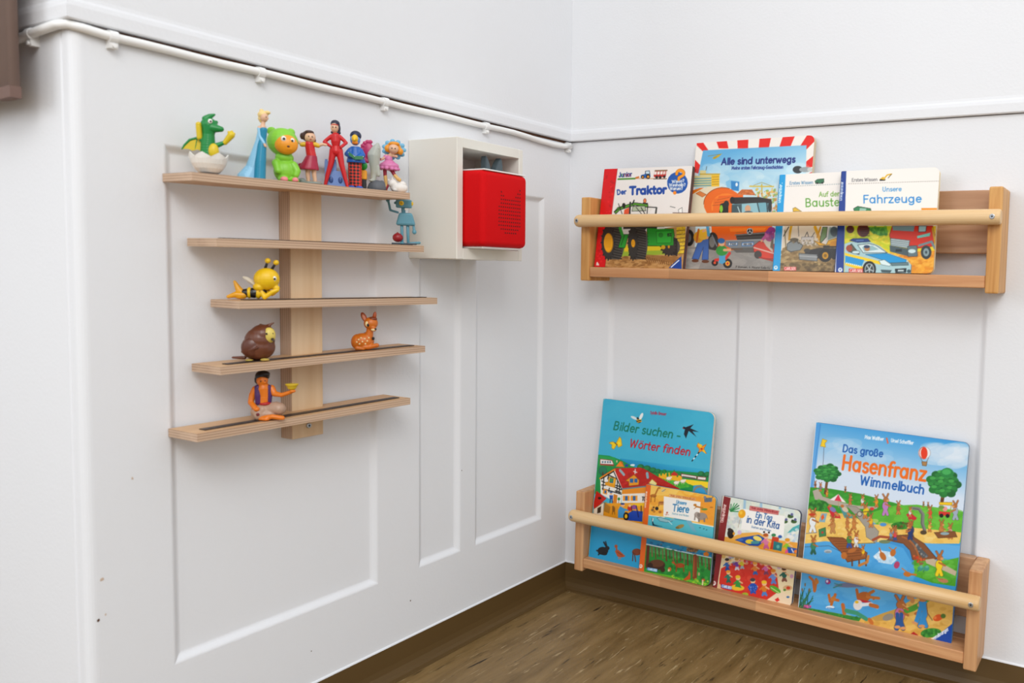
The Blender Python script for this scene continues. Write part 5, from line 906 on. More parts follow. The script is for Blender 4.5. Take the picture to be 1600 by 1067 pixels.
c.poly([(860, 130), (940, 90), (1060, 85), (1180, 160), (1290, 290), (1200, 330), (1080, 300), (1060, 220), (1000, 160)], '#8a5a3a', 1, '#5a3620', 5); c.poly([(1040, 110), (1090, 130), (1220, 270), (1170, 285), (1090, 190)], '#5f6468'); c.mottle([(1050, 120), (1090, 135), (1215, 270), (1170, 280), (1090, 190)], ['#8a8e90', '#44484c', '#a4a29a'], 50, 5, 11, .8); c.line(A(960, 330, 180, 230, -80, -10), 12, '#b4703c'); c.line([(740, 130), (800, 100), (890, 110)], 22, '#a85a3a'); c.ell(840, 145, 50, 16, '#7a8a6a')
c.poly([(1090, 300), (1250, 330), (1480, 280), (1450, 530), (1250, 500), (1100, 440)], '#5aa838'); c.mottle([(1100, 320), (1480, 290), (1450, 520), (1110, 440)], ['#6ab84a', '#4a962e', '#78c452'], 80, 8, 24, .5, 2); c.poly([(1190, 300), (1260, 290), (1460, 400), (1450, 440), (1340, 390), (1200, 330)], '#c8b8a0'); c.mottle([(1085, 260), (1190, 300), (1160, 340), (1095, 310)], ['#c84a2a', '#d86a3a', '#8a6a4a', '#a04a2a'], 30, 7, 14, .8)
for x in (1150, 1200): c.ell(x, 375, 26, 22, '#4a9a8a'); c.ell(x + 5, 360, 14, 12, '#6ab4a0'); c.line([(x - 20, 390), (x - 25, 405)], 7, '#3a7a6a')
# shore
c.poly([(80, 690), (200, 720), (420, 760), (560, 790), (720, 810), (800, 770), (950, 720), (1080, 640), (1250, 610), (1450, 640), (1440, 1060), (60, 1060)], '#e0b865'); c.mottle([(200, 740), (720, 820), (960, 730), (1260, 620), (1440, 660), (1430, 1030), (500, 900)], ['#ecca7c', '#d0a450', '#dcb25e', '#c89a48'], 220, 8, 28, .5, 1.8)
c.poly([(80, 700), (240, 725), (450, 765), (640, 800), (620, 830), (300, 790), (60, 740)], '#3f8a3c'); c.mottle([(80, 710), (450, 770), (640, 805), (600, 825), (90, 740)], ['#2a7430', '#58a444', '#1f6a2c'], 60, 6, 14, .7); c.poly([(720, 800), (830, 760), (960, 720), (990, 760), (900, 820), (760, 830)], '#c8a258'); c.ell(870, 795, 50, 28, '#9a948a', -20); c.poly([(1000, 730), (1110, 680), (1220, 620), (1250, 640), (1100, 740), (1010, 770)], '#5aa03c')
for k in range(24): c.line([(70 + k * 5, 720), (95 + (k * 37) % 130, 540 + (k * 53) % 130)], 5, ['#2f6a44', '#3f7f50', '#255a38'][k % 3])
for x, y in ((155, 515), (130, 560), (190, 560)): c.ell(x, y, 6, 16, '#8a6a3a')
c.mottle([(130, 690), (205, 695), (200, 715), (130, 712)], ['#c45a94', '#a83a7a', '#e07ab0'], 22, 5, 9, .9)
for x, y, h, s_, f_, le in ((535, 190, 150, '#4a8a4a', 1, '#3a5aa4'), (595, 185, 130, '#e8e8ec', 1, '#d8d4cc'), (655, 270, 95, '#e8c02a', -1, '#b87a3c'), (225, 245, 150, '#3f8a6a', 1, '#2f6a54'), (930, 130, 105, '#d84a5a', 1, '#3a5a9a'), (895, 120, 90, '#7aa4c4', 1, '#6a7a8a'), (1060, 120, 140, '#2f4478', -1, '#2f4478'), (1310, 430, 200, '#ecd02a', 1, '#ecd02a')): c.hare(x, y, h, s_, le, '#b8743c', f_)
c.poly([(740, 270), (800, 220), (880, 230), (945, 300), (900, 340), (800, 325)], '#dcecf6', .85); c.mottle([(740, 270), (800, 220), (880, 230), (945, 300), (900, 340), (800, 325)], ['#f6fafc', '#a8d0ec'], 30, 6, 16, .6); c.ell(825, 270, 24, 40, '#c07838', -30); c.line([(810, 240), (795, 200)], 12, '#c07838'); c.ell(912, 240, 24, 32, '#c07838', 20); c.line([(905, 215), (880, 195)], 9, '#c07838'); c.line([(920, 215), (940, 195)], 9, '#c07838'); c.ell(945, 345, 24, 32, '#b84a74', 20)
c.ell(490, 265, 26, 30, '#c07838'); c.ell(560, 220, 40, 18, '#b8743c', -20); c.line([(620, 350), (690, 320), (700, 270)], 22, '#c88a4a'); c.ell(1035, 425, 34, 22, '#c8803c', 10); c.line([(1060, 425), (1110, 430)], 16, '#c8803c'); c.line([(1030, 405), (990, 375)], 10, '#c8803c'); c.ell(1345, 480, 45, 18, '#c08a6a', 10); c.line([(1340, 470), (1290, 458)], 8, '#b8784a')
for p in ([(235, 570), (225, 480), (195, 450)], [(240, 560), (250, 470)], [(380, 690), (395, 640), (440, 650)], [(370, 660), (360, 605)], [(400, 640), (415, 600)]): c.line(p, 24, '#c07436')
c.ell(255, 490, 18, 22, '#c8843f'); c.ell(398, 635, 22, 20, '#c8843f'); c.ell(370, 710, 38, 14, '#e8f0f6'); c.line([(345, 715), (410, 722)], 7, '#4a84c0'); c.ell(352, 490, 24, 23, '#8a4a9a'); c.ell(345, 486, 10, 12, '#e8e0f0'); c.ell(362, 498, 7, 8, '#d84a5a')
c.poly([(400, 520), (460, 505), (560, 490), (660, 515), (650, 535), (520, 540), (450, 535)], '#7f84a0'); c.line([(400, 540), (470, 515)], 10, '#4a8a8a'); c.line([(410, 505), (470, 520)], 8, '#4a8a8a')
c.ell(660, 620, 62, 44, '#b86c30', -10); c.line([(610, 620), (600, 560)], 26, '#b86c30'); c.line([(690, 600), (745, 570)], 24, '#c07836'); c.line([(690, 620), (790, 632)], 24, '#c8803c'); c.line([(620, 650), (715, 670)], 20, '#c4303a'); c.ell(610, 690, 40, 45, '#e8e4e0', 15); c.line([(640, 690), (720, 680), (775, 710)], 28, '#e8ecf0'); c.line([(720, 690), (775, 705)], 34, '#c07436'); c.ell(600, 665, 16, 12, '#e8c02a'); c.ell(745, 640, 10, 8, '#c07436')
c.line([(480, 690), (492, 760)], 34, '#c07436'); c.line([(510, 740), (600, 760), (680, 810)], 36, '#4a9a7a'); c.ell(720, 830, 18, 36, '#c87a3a', -35)
c.hare(970, 890, 280, '#c87aa0', '#34609c', '#b87440', 1); c.line([(950, 770), (955, 870)], 32, '#34609c'); c.line([(985, 770), (980, 870)], 32, '#34609c'); c.ell(950, 880, 26, 14, '#d8a070'); c.ell(1000, 890, 26, 14, '#d8a070'); c.line([(960, 680), (1040, 730)], 18, '#b87440'); c.line([(985, 640), (1020, 690)], 14, '#b87440')
for x, y in ((1050, 620), (1080, 650)): c.ell(x, y, 20, 26, '#c8905a'); c.line([(x, y - 20), (x - 14, y - 45)], 8, '#c8905a'); c.line([(x + 5, y - 20), (x + 14, y - 45)], 8, '#c8905a')
c.hare(1170, 870, 260, '#4a9ad0', '#3f96d0', '#b87440', -1); c.line([(1150, 720), (1115, 830)], 36, '#3f96d0'); c.line([(1185, 720), (1175, 850)], 34, '#3f96d0'); c.poly([(1135, 660), (1205, 660), (1205, 740), (1140, 740)], '#3f96d0'); c.line([(1200, 680), (1210, 760), (1250, 820)], 8, '#8a6a4a'); c.ell(1100, 845, 28, 12, '#d8a070', 20); c.ell(1160, 872, 28, 13, '#d8a070'); c.ell(1170, 640, 30, 24, '#c08048')
c.ell(1300, 800, 44, 28, '#d8622a', -20); c.ell(1345, 785, 22, 20, '#5a7a34'); c.ell(1275, 800, 14, 14, '#e88a4a')
c.poly([(1050, 950), (1090, 920), (1130, 950), (1100, 965)], '#b02a2a'); c.ell(1240, 930, 90, 40, '#3f8a3a', -5); c.mottle([(1160, 930), (1240, 890), (1330, 920), (1280, 970), (1170, 965)], ['#2a7430', '#5aa848', '#3a8438'], 50, 8, 18, .7)
c.poly([(1235, 1000), (1425, 850), (1440, 1060), (1300, 1060)], '#1f52a8'); c.text('Ravensburger', (1225, 1015), (1395, 905), 26, '#e8eef8', 7)
c.line([(1515, 120), (1440, 700), (1415, 1040)], 12, '#1f6aa8'); c.line([(1500, 250), (1460, 560)], 8, '#2a7a48')
e = book('wimmel', c, d, 0.0085, 'largest picture book with blue sky, orange title lettering and a busy lake scene', '#b9b2a6', '#4a86b4', '#d9e2ea', r=0.009, rbr=0.002)
# ------------------------------------------------------------------ toys on the tree shelf: each figure is modelled in its own front view (x right, y away, z up, in millimetre-like units) and turned to face the room
DEP = None
def split_link(name, me, m, parent):
    """links a mesh; loose pieces become parts of their own"""
    nv = len(me.vertices); ed = np.empty(len(me.edges) * 2, np.int32); me.edges.foreach_get('vertices', ed); ed = ed.reshape(-1, 2)
    lab = np.arange(nv)
    while True:
        mn = np.minimum(lab[ed[:, 0]], lab[ed[:, 1]]); l2 = lab.copy(); np.minimum.at(l2, ed[:, 0], mn); np.minimum.at(l2, ed[:, 1], mn); l2 = l2[l2]
        if (l2 == lab).all(): break
        lab = l2
    ids = np.unique(lab)
    if len(ids) == 1: return link(name, me, m, parent, True)
    first = None
    for i in ids:
        bm = bmesh.new(); bm.from_mesh(me); bm.verts.ensure_lookup_table()
        bmesh.ops.delete(bm, geom=[bm.verts[int(k)] for k in np.nonzero(lab != i)[0]], context='VERTS')
        mm = bpy.data.meshes.new(name); bm.to_mesh(mm); bm.free(); o = link(name, mm, m, parent, True); first = first or o
    return first
class Toy:
    """ox, oy = where the base centre lies in the sketch sheet, u = metres per sheet unit; sheet y runs downwards"""
    def __init__(s, name, label, k, t, x, rot, u, ox, oy):
        s.e = empty(name, (x, -t, shelf_z(k, t)), (0, 0, math.radians(rot))); tag(s.e, label, 'toy figure', 'toy figures on the tree shelf')
        s.u, s.ox, s.oy = u, ox, oy
    def P(s, p): return Vector(((p[0] - s.ox) * s.u, (p[2] if len(p) > 2 else 0) * s.u, (s.oy - p[1]) * s.u))
    def blob(s, name, m, prims, parent=None, vox=4.0, floor=True, remesh=True, smooth=2):
        """prims: ('e', (x,y,depth), (rx,ry,rd), rot) ellipsoid  |  ('c', p0, p1, ..., [radii]) tapered limb"""
        bm = bmesh.new()
        for pr in prims:
            if pr[0] == 'e':
                c = s.P(pr[1]); r = pr[2]; r = (r, r, r) if not isinstance(r, tuple) else (r if len(r) == 3 else (r[0], r[1], min(r)))
                M = Matrix.Translation(c) @ Matrix.Rotation(math.radians(pr[3] if len(pr) > 3 else 0), 4, 'Y') @ Matrix.Diagonal((r[0] * s.u, r[2] * s.u, r[1] * s.u, 1))
                bmesh.ops.create_uvsphere(bm, u_segments=18, v_segments=12, radius=1, matrix=M)
            elif pr[0] == 'l':   # turned solid: ('l', depth, [(x, y, rx, rd) from bottom to top])
                rg = [[bm.verts.new(s.P((x + rx * math.cos(2 * PI * k / 20), y, pr[1] + rd * math.sin(2 * PI * k / 20)))) for k in range(20)] for x, y, rx, rd in pr[2]]
                for i in range(len(rg) - 1):
                    for k in range(20): bm.faces.new((rg[i][k], rg[i][(k + 1) % 20], rg[i + 1][(k + 1) % 20], rg[i + 1][k]))
                bm.faces.new(rg[0][::-1]); bm.faces.new(rg[-1])
            else:
                pts = [s.P(p) for p in pr[1:-1]]; rad = [q * s.u for q in pr[-1]]
                for i in range(len(pts) - 1):
                    n = max(2, int((pts[i + 1] - pts[i]).length / (0.35 * max(1e-6, min(rad[i], rad[i + 1])))))
                    n = min(n, 24)
                    d = (pts[i + 1] - pts[i]); q = d.to_track_quat('Z', 'Y') if d.length > 0 else None
                    if remesh:
                        for k in range(n + 1):
                            f = k / n; bmesh.ops.create_icosphere(bm, subdivisions=2, radius=rad[i] + (rad[i + 1] - rad[i]) * f, matrix=Matrix.Translation(pts[i].lerp(pts[i + 1], f)))
                if not remesh:
                    ps = [pts[0] + (pts[0] - pts[1]).normalized() * rad[0] * .6] + pts + [pts[-1] + (pts[-1] - pts[-2]).normalized() * rad[-1] * .6]
                    tube(bm, ps, [rad[0] * .45] + rad + [rad[-1] * .45], 10)
        bmesh.ops.recalc_face_normals(bm, faces=bm.faces); me = bpy.data.meshes.new(name); bm.to_mesh(me); bm.free()
        if remesh:
            o = bpy.data.objects.new(name, me); COL.objects.link(o)
            md = o.modifiers.new('r', 'REMESH'); md.mode = 'VOXEL'; md.voxel_size = vox * s.u; md.use_smooth_shade = True
            if smooth: ms = o.modifiers.new('s', 'SMOOTH'); ms.factor = 0.5; ms.iterations = smooth
            dg = bpy.context.evaluated_depsgraph_get(); dg.update()
            me2 = bpy.data.meshes.new_from_object(o.evaluated_get(dg)); bpy.data.objects.remove(o); bpy.data.meshes.remove(me); me = me2; me.name = name
        if floor:
            a = np.empty(len(me.vertices) * 3, np.float32); me.vertices.foreach_get('co', a); a = a.reshape(-1, 3); a[:, 2] = np.maximum(a[:, 2], 0.0); me.vertices.foreach_set('co', a.ravel()); me.update()
        return split_link(name, me, m, parent or s.e)
    def box(s, name, m, x0, y0, x1, y1, d0, d1, bev=0.0, parent=None, taper=0.0):
        a, b = s.P((x0, y1, d0)), s.P((x1, y0, d1)); bm = bmesh.new(); add_box(bm, a, b, bev * s.u, 2)
        if taper:
            cx = (a.x + b.x) / 2
            for v in bm.verts: v.co.x = cx + (v.co.x - cx) * (1 - taper * (v.co.z - a.z) / (b.z - a.z))
        return from_bm(name, bm, m, parent or s.e, False)
    def eye(s, x, y, d, r, parent, pr=0.55, px=0, py=0, white='#f2efe8'):
        o = s.blob('eye', mat('toy_eye_white', white, 0.25), [('e', (x, y, d), (r, r * 1.15, r * .6))], parent, floor=False, remesh=False)
        s.blob('pupil', mat('toy_black', '#17161a', 0.3), [('e', (x + px, y + py, d - r * .45), (r * pr, r * pr * 1.1, r * .35))], parent, floor=False, remesh=False)
def tm(name, col, rough=0.38): return mat('toy_' + name, col, rough, 0.06, 120.0)

# 1 dragon hatching from an eggshell
T = Toy('dragon_toy', 'green dragon toy with yellow wings hatching from a white eggshell', 0, .7334, .034, 52, .000748 / 7.11, 610, 840)
gr = tm('green', '#12843c'); ye = tm('yellow', '#d9bd1c'); wh = tm('shell_white', '#e8e6e0', .5)
bm = bmesh.new(); rings = []; NS = 28
for (z, r) in ((0, 66), (18, 104), (60, 140), (110, 168), (160, 184), (205, 192)): rings.append([(r, z + (24 * (1, 0, -1, 0)[k % 4] if z == 205 else 0)) for k in range(NS)])
vo = [[bm.verts.new((r * T.u * math.cos(2 * PI * k / NS), r * T.u * math.sin(2 * PI * k / NS), z * T.u)) for k, (r, z) in enumerate(rg)] for rg in rings]
vi = [[bm.verts.new(((r - 12) * T.u * math.cos(2 * PI * k / NS), (r - 12) * T.u * math.sin(2 * PI * k / NS), (z + (8 if i == 0 else 0)) * T.u)) for k, (r, z) in enumerate(rg)] for i, rg in enumerate(rings)]
for S_ in (vo, vi):
    for i in range(5):
        for k in range(NS): bm.faces.new((S_[i][k], S_[i][(k + 1) % NS], S_[i + 1][(k + 1) % NS], S_[i + 1][k]))
for k in range(NS): bm.faces.new((vo[5][k], vo[5][(k + 1) % NS], vi[5][(k + 1) % NS], vi[5][k]))
bm.faces.new(vo[0]); bm.faces.new(vi[0]); sh = from_bm('eggshell', bm, wh, T.e, False)
bd = T.blob('body', gr, [('c', (610, 700, 0), (605, 520, 0), (612, 400, 0), (618, 310, 0), [92, 74, 62, 76]), ('e', (618, 298, 0), (84, 78, 74)), ('c', (650, 330, -20), (735, 338, -35), [56, 32]), ('c', (585, 235, 0), (625, 205, 0), (672, 180, 0), [36, 30, 12]), ('e', (690, 262, 0), (16, 20, 16)),
    ('c', (640, 530, -10), (700, 515, -20), (770, 480, -25), [34, 28, 22]), ('c', (570, 500, -5), (535, 450, -15), [28, 24])])
T.blob('paw', ye, [('c', (528, 445, -18), (522, 330, -25), [30, 30]), ('e', (522, 305, -25), 30), ('e', (515, 305, -25), 17), ('e', (538, 300, -25), 16), ('c', (772, 482, -26), (835, 395, -34), [27, 38]), ('e', (812, 365, -36), 15), ('e', (840, 358, -36), 16), ('e', (862, 378, -36), 15)])
T.blob('belly', ye, [('e', (668, 590, -78), (52, 85, 40))], vox=4)
for sx_ in (1,):
    bm = bmesh.new(); pts = [T.P(p) for p in ((548, 445), (450, 470), (395, 525), (360, 578), (420, 575), (455, 592), (500, 575), (548, 590))]
    A_ = [bm.verts.new(p + Vector((0, 10 * T.u, 0))) for p in pts]; B_ = [bm.verts.new(p + Vector((0, 22 * T.u, 0))) for p in pts]; bm.faces.new(A_); bm.faces.new(B_[::-1])
    for i in range(8): bm.faces.new((A_[i], B_[i], B_[(i + 1) % 8], A_[(i + 1) % 8]))
    wg = from_bm('wing', bm, ye, T.e)
    T.blob('wing_edge', gr, [('c', (560, 440, 10), (505, 445, 14), (430, 475, 14), (380, 535, 14), (356, 580, 14), [15, 14, 14, 12, 8]), ('c', (500, 455, 12), (480, 570, 12), [7, 5])], wg)
T.eye(638, 266, -72, 22, bd, .5, 5, 2)

# 2 doll in a blue gown
T = Toy('doll_toy', 'slim blonde doll toy in a long two tone blue gown', 0, .6798, .034, 54, .000785 / 7.11, 1110, 885)
skin = tm('skin', '#e2b595'); lb = tm('pale_blue', '#8cc4e4'); db = tm('teal_blue', '#1787ab'); blo = tm('blonde', '#eccf8a')
T.blob('cape', lb, [('c', (1060, 900, 30), (1110, 780, 30), (1150, 620, 25), (1182, 470, 20), (1195, 340, 15), [115, 78, 62, 44, 30]), ('e', (985, 880, 20), (40, 14, 50))], vox=5)
T.blob('dress', db, [('c', (1180, 900, -40), (1190, 700, -25), (1205, 520, -10), (1215, 440, -5), (1222, 345, -5), [62, 58, 48, 36, 42])])
hd = T.blob('body', skin, [('c', (1218, 335, 0), (1216, 290, 0), (1225, 250, 0), [40, 24, 20]), ('e', (1232, 205, -6), (40, 52, 42)), ('e', (1268, 215, -16), (9, 9, 9)), ('c', (1180, 320, -5), (1186, 420, -20), (1230, 500, -50), (1240, 525, -52), [18, 15, 13, 14])], vox=3.5)
T.blob('sleeve', lb, [('c', (1180, 335, -6), (1187, 420, -22), (1226, 492, -50), [21, 18, 15])], vox=3.5)
T.blob('hair', blo, [('e', (1218, 175, 12), (54, 46, 48)), ('e', (1262, 148, 0), (34, 22, 30)), ('c', (1195, 215, 22), (1198, 250, 26), [30, 14]), ('e', (1205, 130, 18), (24, 20, 24))])
T.blob('eye', tm('black', '#17161a'), [('e', (1252, 205, -44), (5, 6, 4))], hd, floor=False, remesh=False)

# 3 bear cub in a green hooded suit
T = Toy('bear_toy', 'chubby toy bear in a bright green hooded suit with orange face', 0, .6346, .034, 50, .000816 / 6.4, 235, 705)
lg = tm('lime_green', '#86cc36'); og = tm('orange_face', '#ee9a1c'); pk = tm('pink', '#e88a8c')
T.blob('suit', lg, [('e', (225, 600, 0), (105, 120, 92)), ('e', (205, 315, 0), (142, 138, 125)), ('e', (108, 215, 10), (44, 42, 34)), ('e', (278, 212, 10), (40, 38, 34)), ('e', (220, 470, 0), (85, 60, 75)), ('c', (300, 540, -30), (335, 600, -50), (325, 640, -60), [42, 36, 30]), ('c', (150, 530, -40), (170, 610, -80), [42, 34]), ('e', (215, 690, -50), (55, 40, 60)), ('e', (310, 690, -40), (45, 35, 50))], vox=6)
fc = T.blob('face', og, [('e', (243, 348, -82), (108, 98, 66)), ('e', (265, 385, -118), (42, 30, 24))], vox=5)
T.eye(226, 300, -138, 24, fc, .5, 4, 2); T.eye(300, 312, -122, 22, fc, .5, 2, 2)
T.blob('nose', tm('brown', '#5a2f1a'), [('e', (268, 372, -142), (14, 10, 8))], fc, floor=False, remesh=False)
T.blob('paw', pk, [('e', (225, 690, -110), (36, 28, 20)), ('e', (322, 690, -92), (30, 26, 20))])

# 4 girl in red dress
T = Toy('girl_toy', 'dark haired toy girl in a red dress with both arms spread', 0, .5987, .034, 48, .000840 / 6.4, 485, 720)
rd = tm('red', '#cc1c22'); dr = tm('deep_rose', '#a81c40'); hb = tm('dark_brown_hair', '#40221a'); yl = tm('sleeve_yellow', '#e2b62a')
T.blob('base', tm('stone_grey', '#8f9a94'), [('e', (480, 712, 0), (108, 20, 70)), ('e', (400, 690, 0), (36, 26, 36))])
sk = T.blob('body', skin, [('c', (455, 560, 0), (452, 620, 0), (458, 690, 0), [24, 22, 17]), ('c', (512, 560, 0), (510, 620, 0), (520, 690, 0), [24, 22, 17]), ('e', (478, 262, -14), (52, 52, 50)), ('c', (478, 300, 0), (475, 335, 0), (482, 560, 0), [22, 24, 30]), ('c', (455, 560, 0), (512, 560, 0), [24, 24]), ('c', (375, 312, 0), (475, 340, 8), (590, 318, 0), [10, 12, 10]), ('c', (405, 332, 0), (375, 312, -5), (345, 298, -10), [19, 15, 13]), ('c', (552, 332, 0), (590, 318, -5), (620, 325, -10), [19, 15, 14])])
T.blob('dress_top', rd, [('c', (472, 330, 0), (480, 400, 0), (488, 450, 0), [46, 46, 48])]); T.blob('skirt', dr, [('l', 0, [(460, 580, 94, 78), (462, 560, 92, 76), (475, 500, 68, 60), (488, 440, 50, 48)]), ('c', (430, 550, 0), (385, 535, 0), [28, 18])])
T.blob('sleeve', yl, [('c', (435, 330, 0), (402, 334, 0), [26, 24]), ('c', (515, 325, 0), (548, 334, 0), [26, 24])])
T.blob('hair', hb, [('e', (460, 248, 12), (64, 56, 56)), ('e', (405, 250, 8), (22, 34, 24)), ('e', (505, 280, 20), (24, 34, 24)), ('e', (470, 212, -12), (44, 22, 40))])
T.blob('mouth', tm('mouth_red', '#a83a30'), [('e', (488, 285, -60), (9, 5, 5))], sk, floor=False, remesh=False); T.blob('eye', tm('black', '#17161a'), [('e', (470, 258, -63), (6, 7, 4)), ('e', (502, 260, -59), (6, 7, 4))], sk, floor=False, remesh=False)

# 5 acrobat in red
T = Toy('acrobat_toy', 'toy acrobat in a plain red suit standing hands on hips before a blue tower', 0, .5614, .034, 47, .000866 / 6.4, 735, 755)
T.blob('suit', rd, [('c', (735, 262, 0), (736, 310, 0), (738, 360, 0), (740, 410, 0), [42, 46, 36, 50]), ('c', (712, 400, 0), (690, 540, -10), (662, 640, -10), (638, 750, -12), [36, 27, 22, 15]), ('c', (768, 400, 0), (790, 540, -10), (815, 640, -10), (842, 750, -12), [36, 27, 22, 15]),
    ('c', (700, 262, 0), (660, 295, 0), (632, 322, 0), (690, 365, -30), [22, 19, 17, 15]), ('c', (772, 262, 0), (808, 292, 0), (832, 318, 0), (785, 368, -30), [22, 19, 17, 15])])
sk = T.blob('head', skin, [('e', (727, 178, -10), (38, 50, 40)), ('c', (732, 215, 0), (734, 250, 0), [18, 22])], vox=3.5)
T.blob('hair', tm('blue_black', '#23243a'), [('e', (732, 138, 8), (44, 40, 42)), ('e', (735, 222, 18), (48, 24, 30)), ('e', (765, 180, 10), (16, 40, 26))])
T.blob('headband', rd, [('e', (728, 152, -8), (40, 9, 43))], sk, floor=False); T.blob('eye', tm('black', '#17161a'), [('e', (715, 178, -48), (6, 7, 4)), ('e', (742, 178, -48), (6, 7, 4))], sk, floor=False, remesh=False)
bt = tm('tower_blue', '#6f8fcc')
T.box('tower', bt, 628, 600, 822, 755, 14, 80, 4, taper=0.06); T.box('tower_top', bt, 628, 505, 738, 602, 22, 76, 4, taper=0.05)
for x in (634, 672, 712): T.box('battlement', bt, x, 486, x + 20, 507, 28, 72)
for x, y in ((690, 690), (775, 690)): T.blob('tower_window', tm('window_blue', '#34508c'), [('e', (x, y, 13), (20, 32, 8))], remesh=False)

# 6 bird in a blue coat reading
T = Toy('bird_toy', 'toy bird in a blue coat and checked trousers reading a small book', 0, .5309, .034, 46, .000887 / 6.4, 915, 770)
cb = tm('coat_blue', '#1560b4'); nv = tm('navy', '#1b2748')
chk = bpy.data.materials.new('toy_checked_cloth'); chk.use_nodes = True; MATS['chk'] = chk
n = chk.node_tree.nodes; ck = n.new('ShaderNodeTexChecker'); tcc = n.new('ShaderNodeTexCoord'); mpp = n.new('ShaderNodeMapping'); mpp.inputs['Rotation'].default_value = (0, math.radians(45), 0)
ck.inputs['Scale'].default_value = 1 / 0.0031; ck.inputs['Color1'].default_value = (*lin('#d8351e'), 1); ck.inputs['Color2'].default_value = (*lin('#1c1a1e'), 1)
chk.node_tree.links.new(tcc.outputs['Object'], mpp.inputs[0]); chk.node_tree.links.new(mpp.outputs[0], ck.inputs['Vector']); chk.node_tree.links.new(ck.outputs[0], n['Principled BSDF'].inputs['Base Color'])
T.blob('trousers', chk, [('c', (888, 500, 0), (886, 620, 0), (888, 745, 0), [38, 36, 34]), ('c', (945, 500, 0), (945, 620, 0), (948, 745, 0), [38, 36, 34]), ('c', (916, 500, 0), (916, 740, 0), [40, 38])])
T.blob('shoe', tm('shoe_blue', '#1f62c8'), [('e', (885, 762, -28), (34, 16, 46)), ('e', (958, 764, -28), (36, 16, 46))])
T.blob('coat', cb, [('l', 0, [(928, 520, 88, 70), (928, 505, 88, 70), (924, 430, 70, 58), (922, 360, 44, 40)]), ('c', (880, 400, -10), (850, 440, -35), (880, 460, -70), [32, 28, 22]), ('c', (965, 400, -10), (990, 445, -35), (960, 465, -70), [32, 28, 22])], vox=5)
hd = T.blob('head', tm('head_blue', '#5a8fd0'), [('e', (920, 290, 0), (48, 58, 48))])
T.blob('cap', nv, [('e', (924, 250, 10), (54, 50, 50))]); T.blob('beak', tm('beak_yellow', '#efc01e'), [('e', (920, 285, -38), (32, 40, 30)), ('c', (920, 285, -55), (918, 305, -85), [20, 7])], hd); T.blob('chin', tm('chin_orange', '#e8861e'), [('e', (922, 325, -34), (30, 20, 24))], hd)
bm = bmesh.new()
for a, b in (((868, 432), (925, 470)), ((925, 470), (1000, 465))):
    p, q = T.P((*a, -95)), T.P((*b, -88 if b[0] > 950 else -80)); w_ = Vector((0, 0, 34 * T.u)); th_ = Vector((0, 5 * T.u, 0))
    V_ = [bm.verts.new(x) for x in (p, q, q + w_, p + w_, p + th_, q + th_, q + w_ + th_, p + w_ + th_)]
    for f in ((0, 1, 2, 3), (7, 6, 5, 4), (0, 4, 5, 1), (1, 5, 6, 2), (2, 6, 7, 3), (3, 7, 4, 0)): bm.faces.new([V_[i] for i in f])
for v in bm.verts: v.co.z -= 26 * T.u
bk = from_bm('book', bm, tm('book_green', '#2f7a4a'), T.e); T.blob('page', tm('page_white', '#eceae2'), [('c', (866, 430, -88), (926, 468, -76), [5, 5]), ('c', (926, 468, -76), (1002, 463, -84), [5, 5])], bk, remesh=False)

# 7 block figure
T = Toy('block_toy', 'small toy figure of a green ball on an orange and a black block', 0, .5150, .030, 46, .000898 / 6.4, 1020, 780)
T.blob('ball_head', tm('ball_green', '#12962c'), [('e', (1022, 548, 0), 46)]); T.box('orange_block', tm('block_orange', '#f0a218'), 978, 594, 1062, 684, -40, 40, 8); T.box('black_block', tm('block_black', '#1f1c1e'), 985, 682, 1056, 780, -34, 34, 6)

# 8 grey dinosaur
T = Toy('dinosaur_toy', 'grey toy dinosaur with a dark pink neck frill on a dark rock', 0, .4945, .034, 44, .000912 / 6.4, 1140, 792)
T.blob('rock', tm('rock_grey', '#5c6066', .6), [('e', (1145, 770, 0), (88, 80, 72)), ('e', (1100, 780, -10), (46, 50, 46)), ('e', (1190, 740, 0), (36, 50, 40))], vox=6)
bd = T.blob('body', tm('dino_grey', '#b4b8ae'), [('c', (1110, 700, 0), (1115, 640, 0), (1122, 560, 0), (1118, 450, 0), (1142, 380, -10), (1155, 340, -16), [28, 30, 44, 64, 42, 18]), ('c', (1160, 640, -10), (1150, 560, -8), [20, 24]), ('e', (1095, 700, -30), (24, 14, 26))], vox=5)
pr = [('e', (1070, 410, 15), (52, 82, 18))]
for k in range(9):
    a = math.radians(80 + k * 22); pr.append(('e', (1072 + 70 * math.cos(a), 412 - 98 * math.sin(a), 15), (22, 20, 13)))
T.blob('frill', tm('frill_pink', '#bf3068'), pr, vox=4.5); T.blob('eye', tm('black', '#17161a'), [('e', (1158, 388, -42), (7, 7, 4))], bd, floor=False, remesh=False)

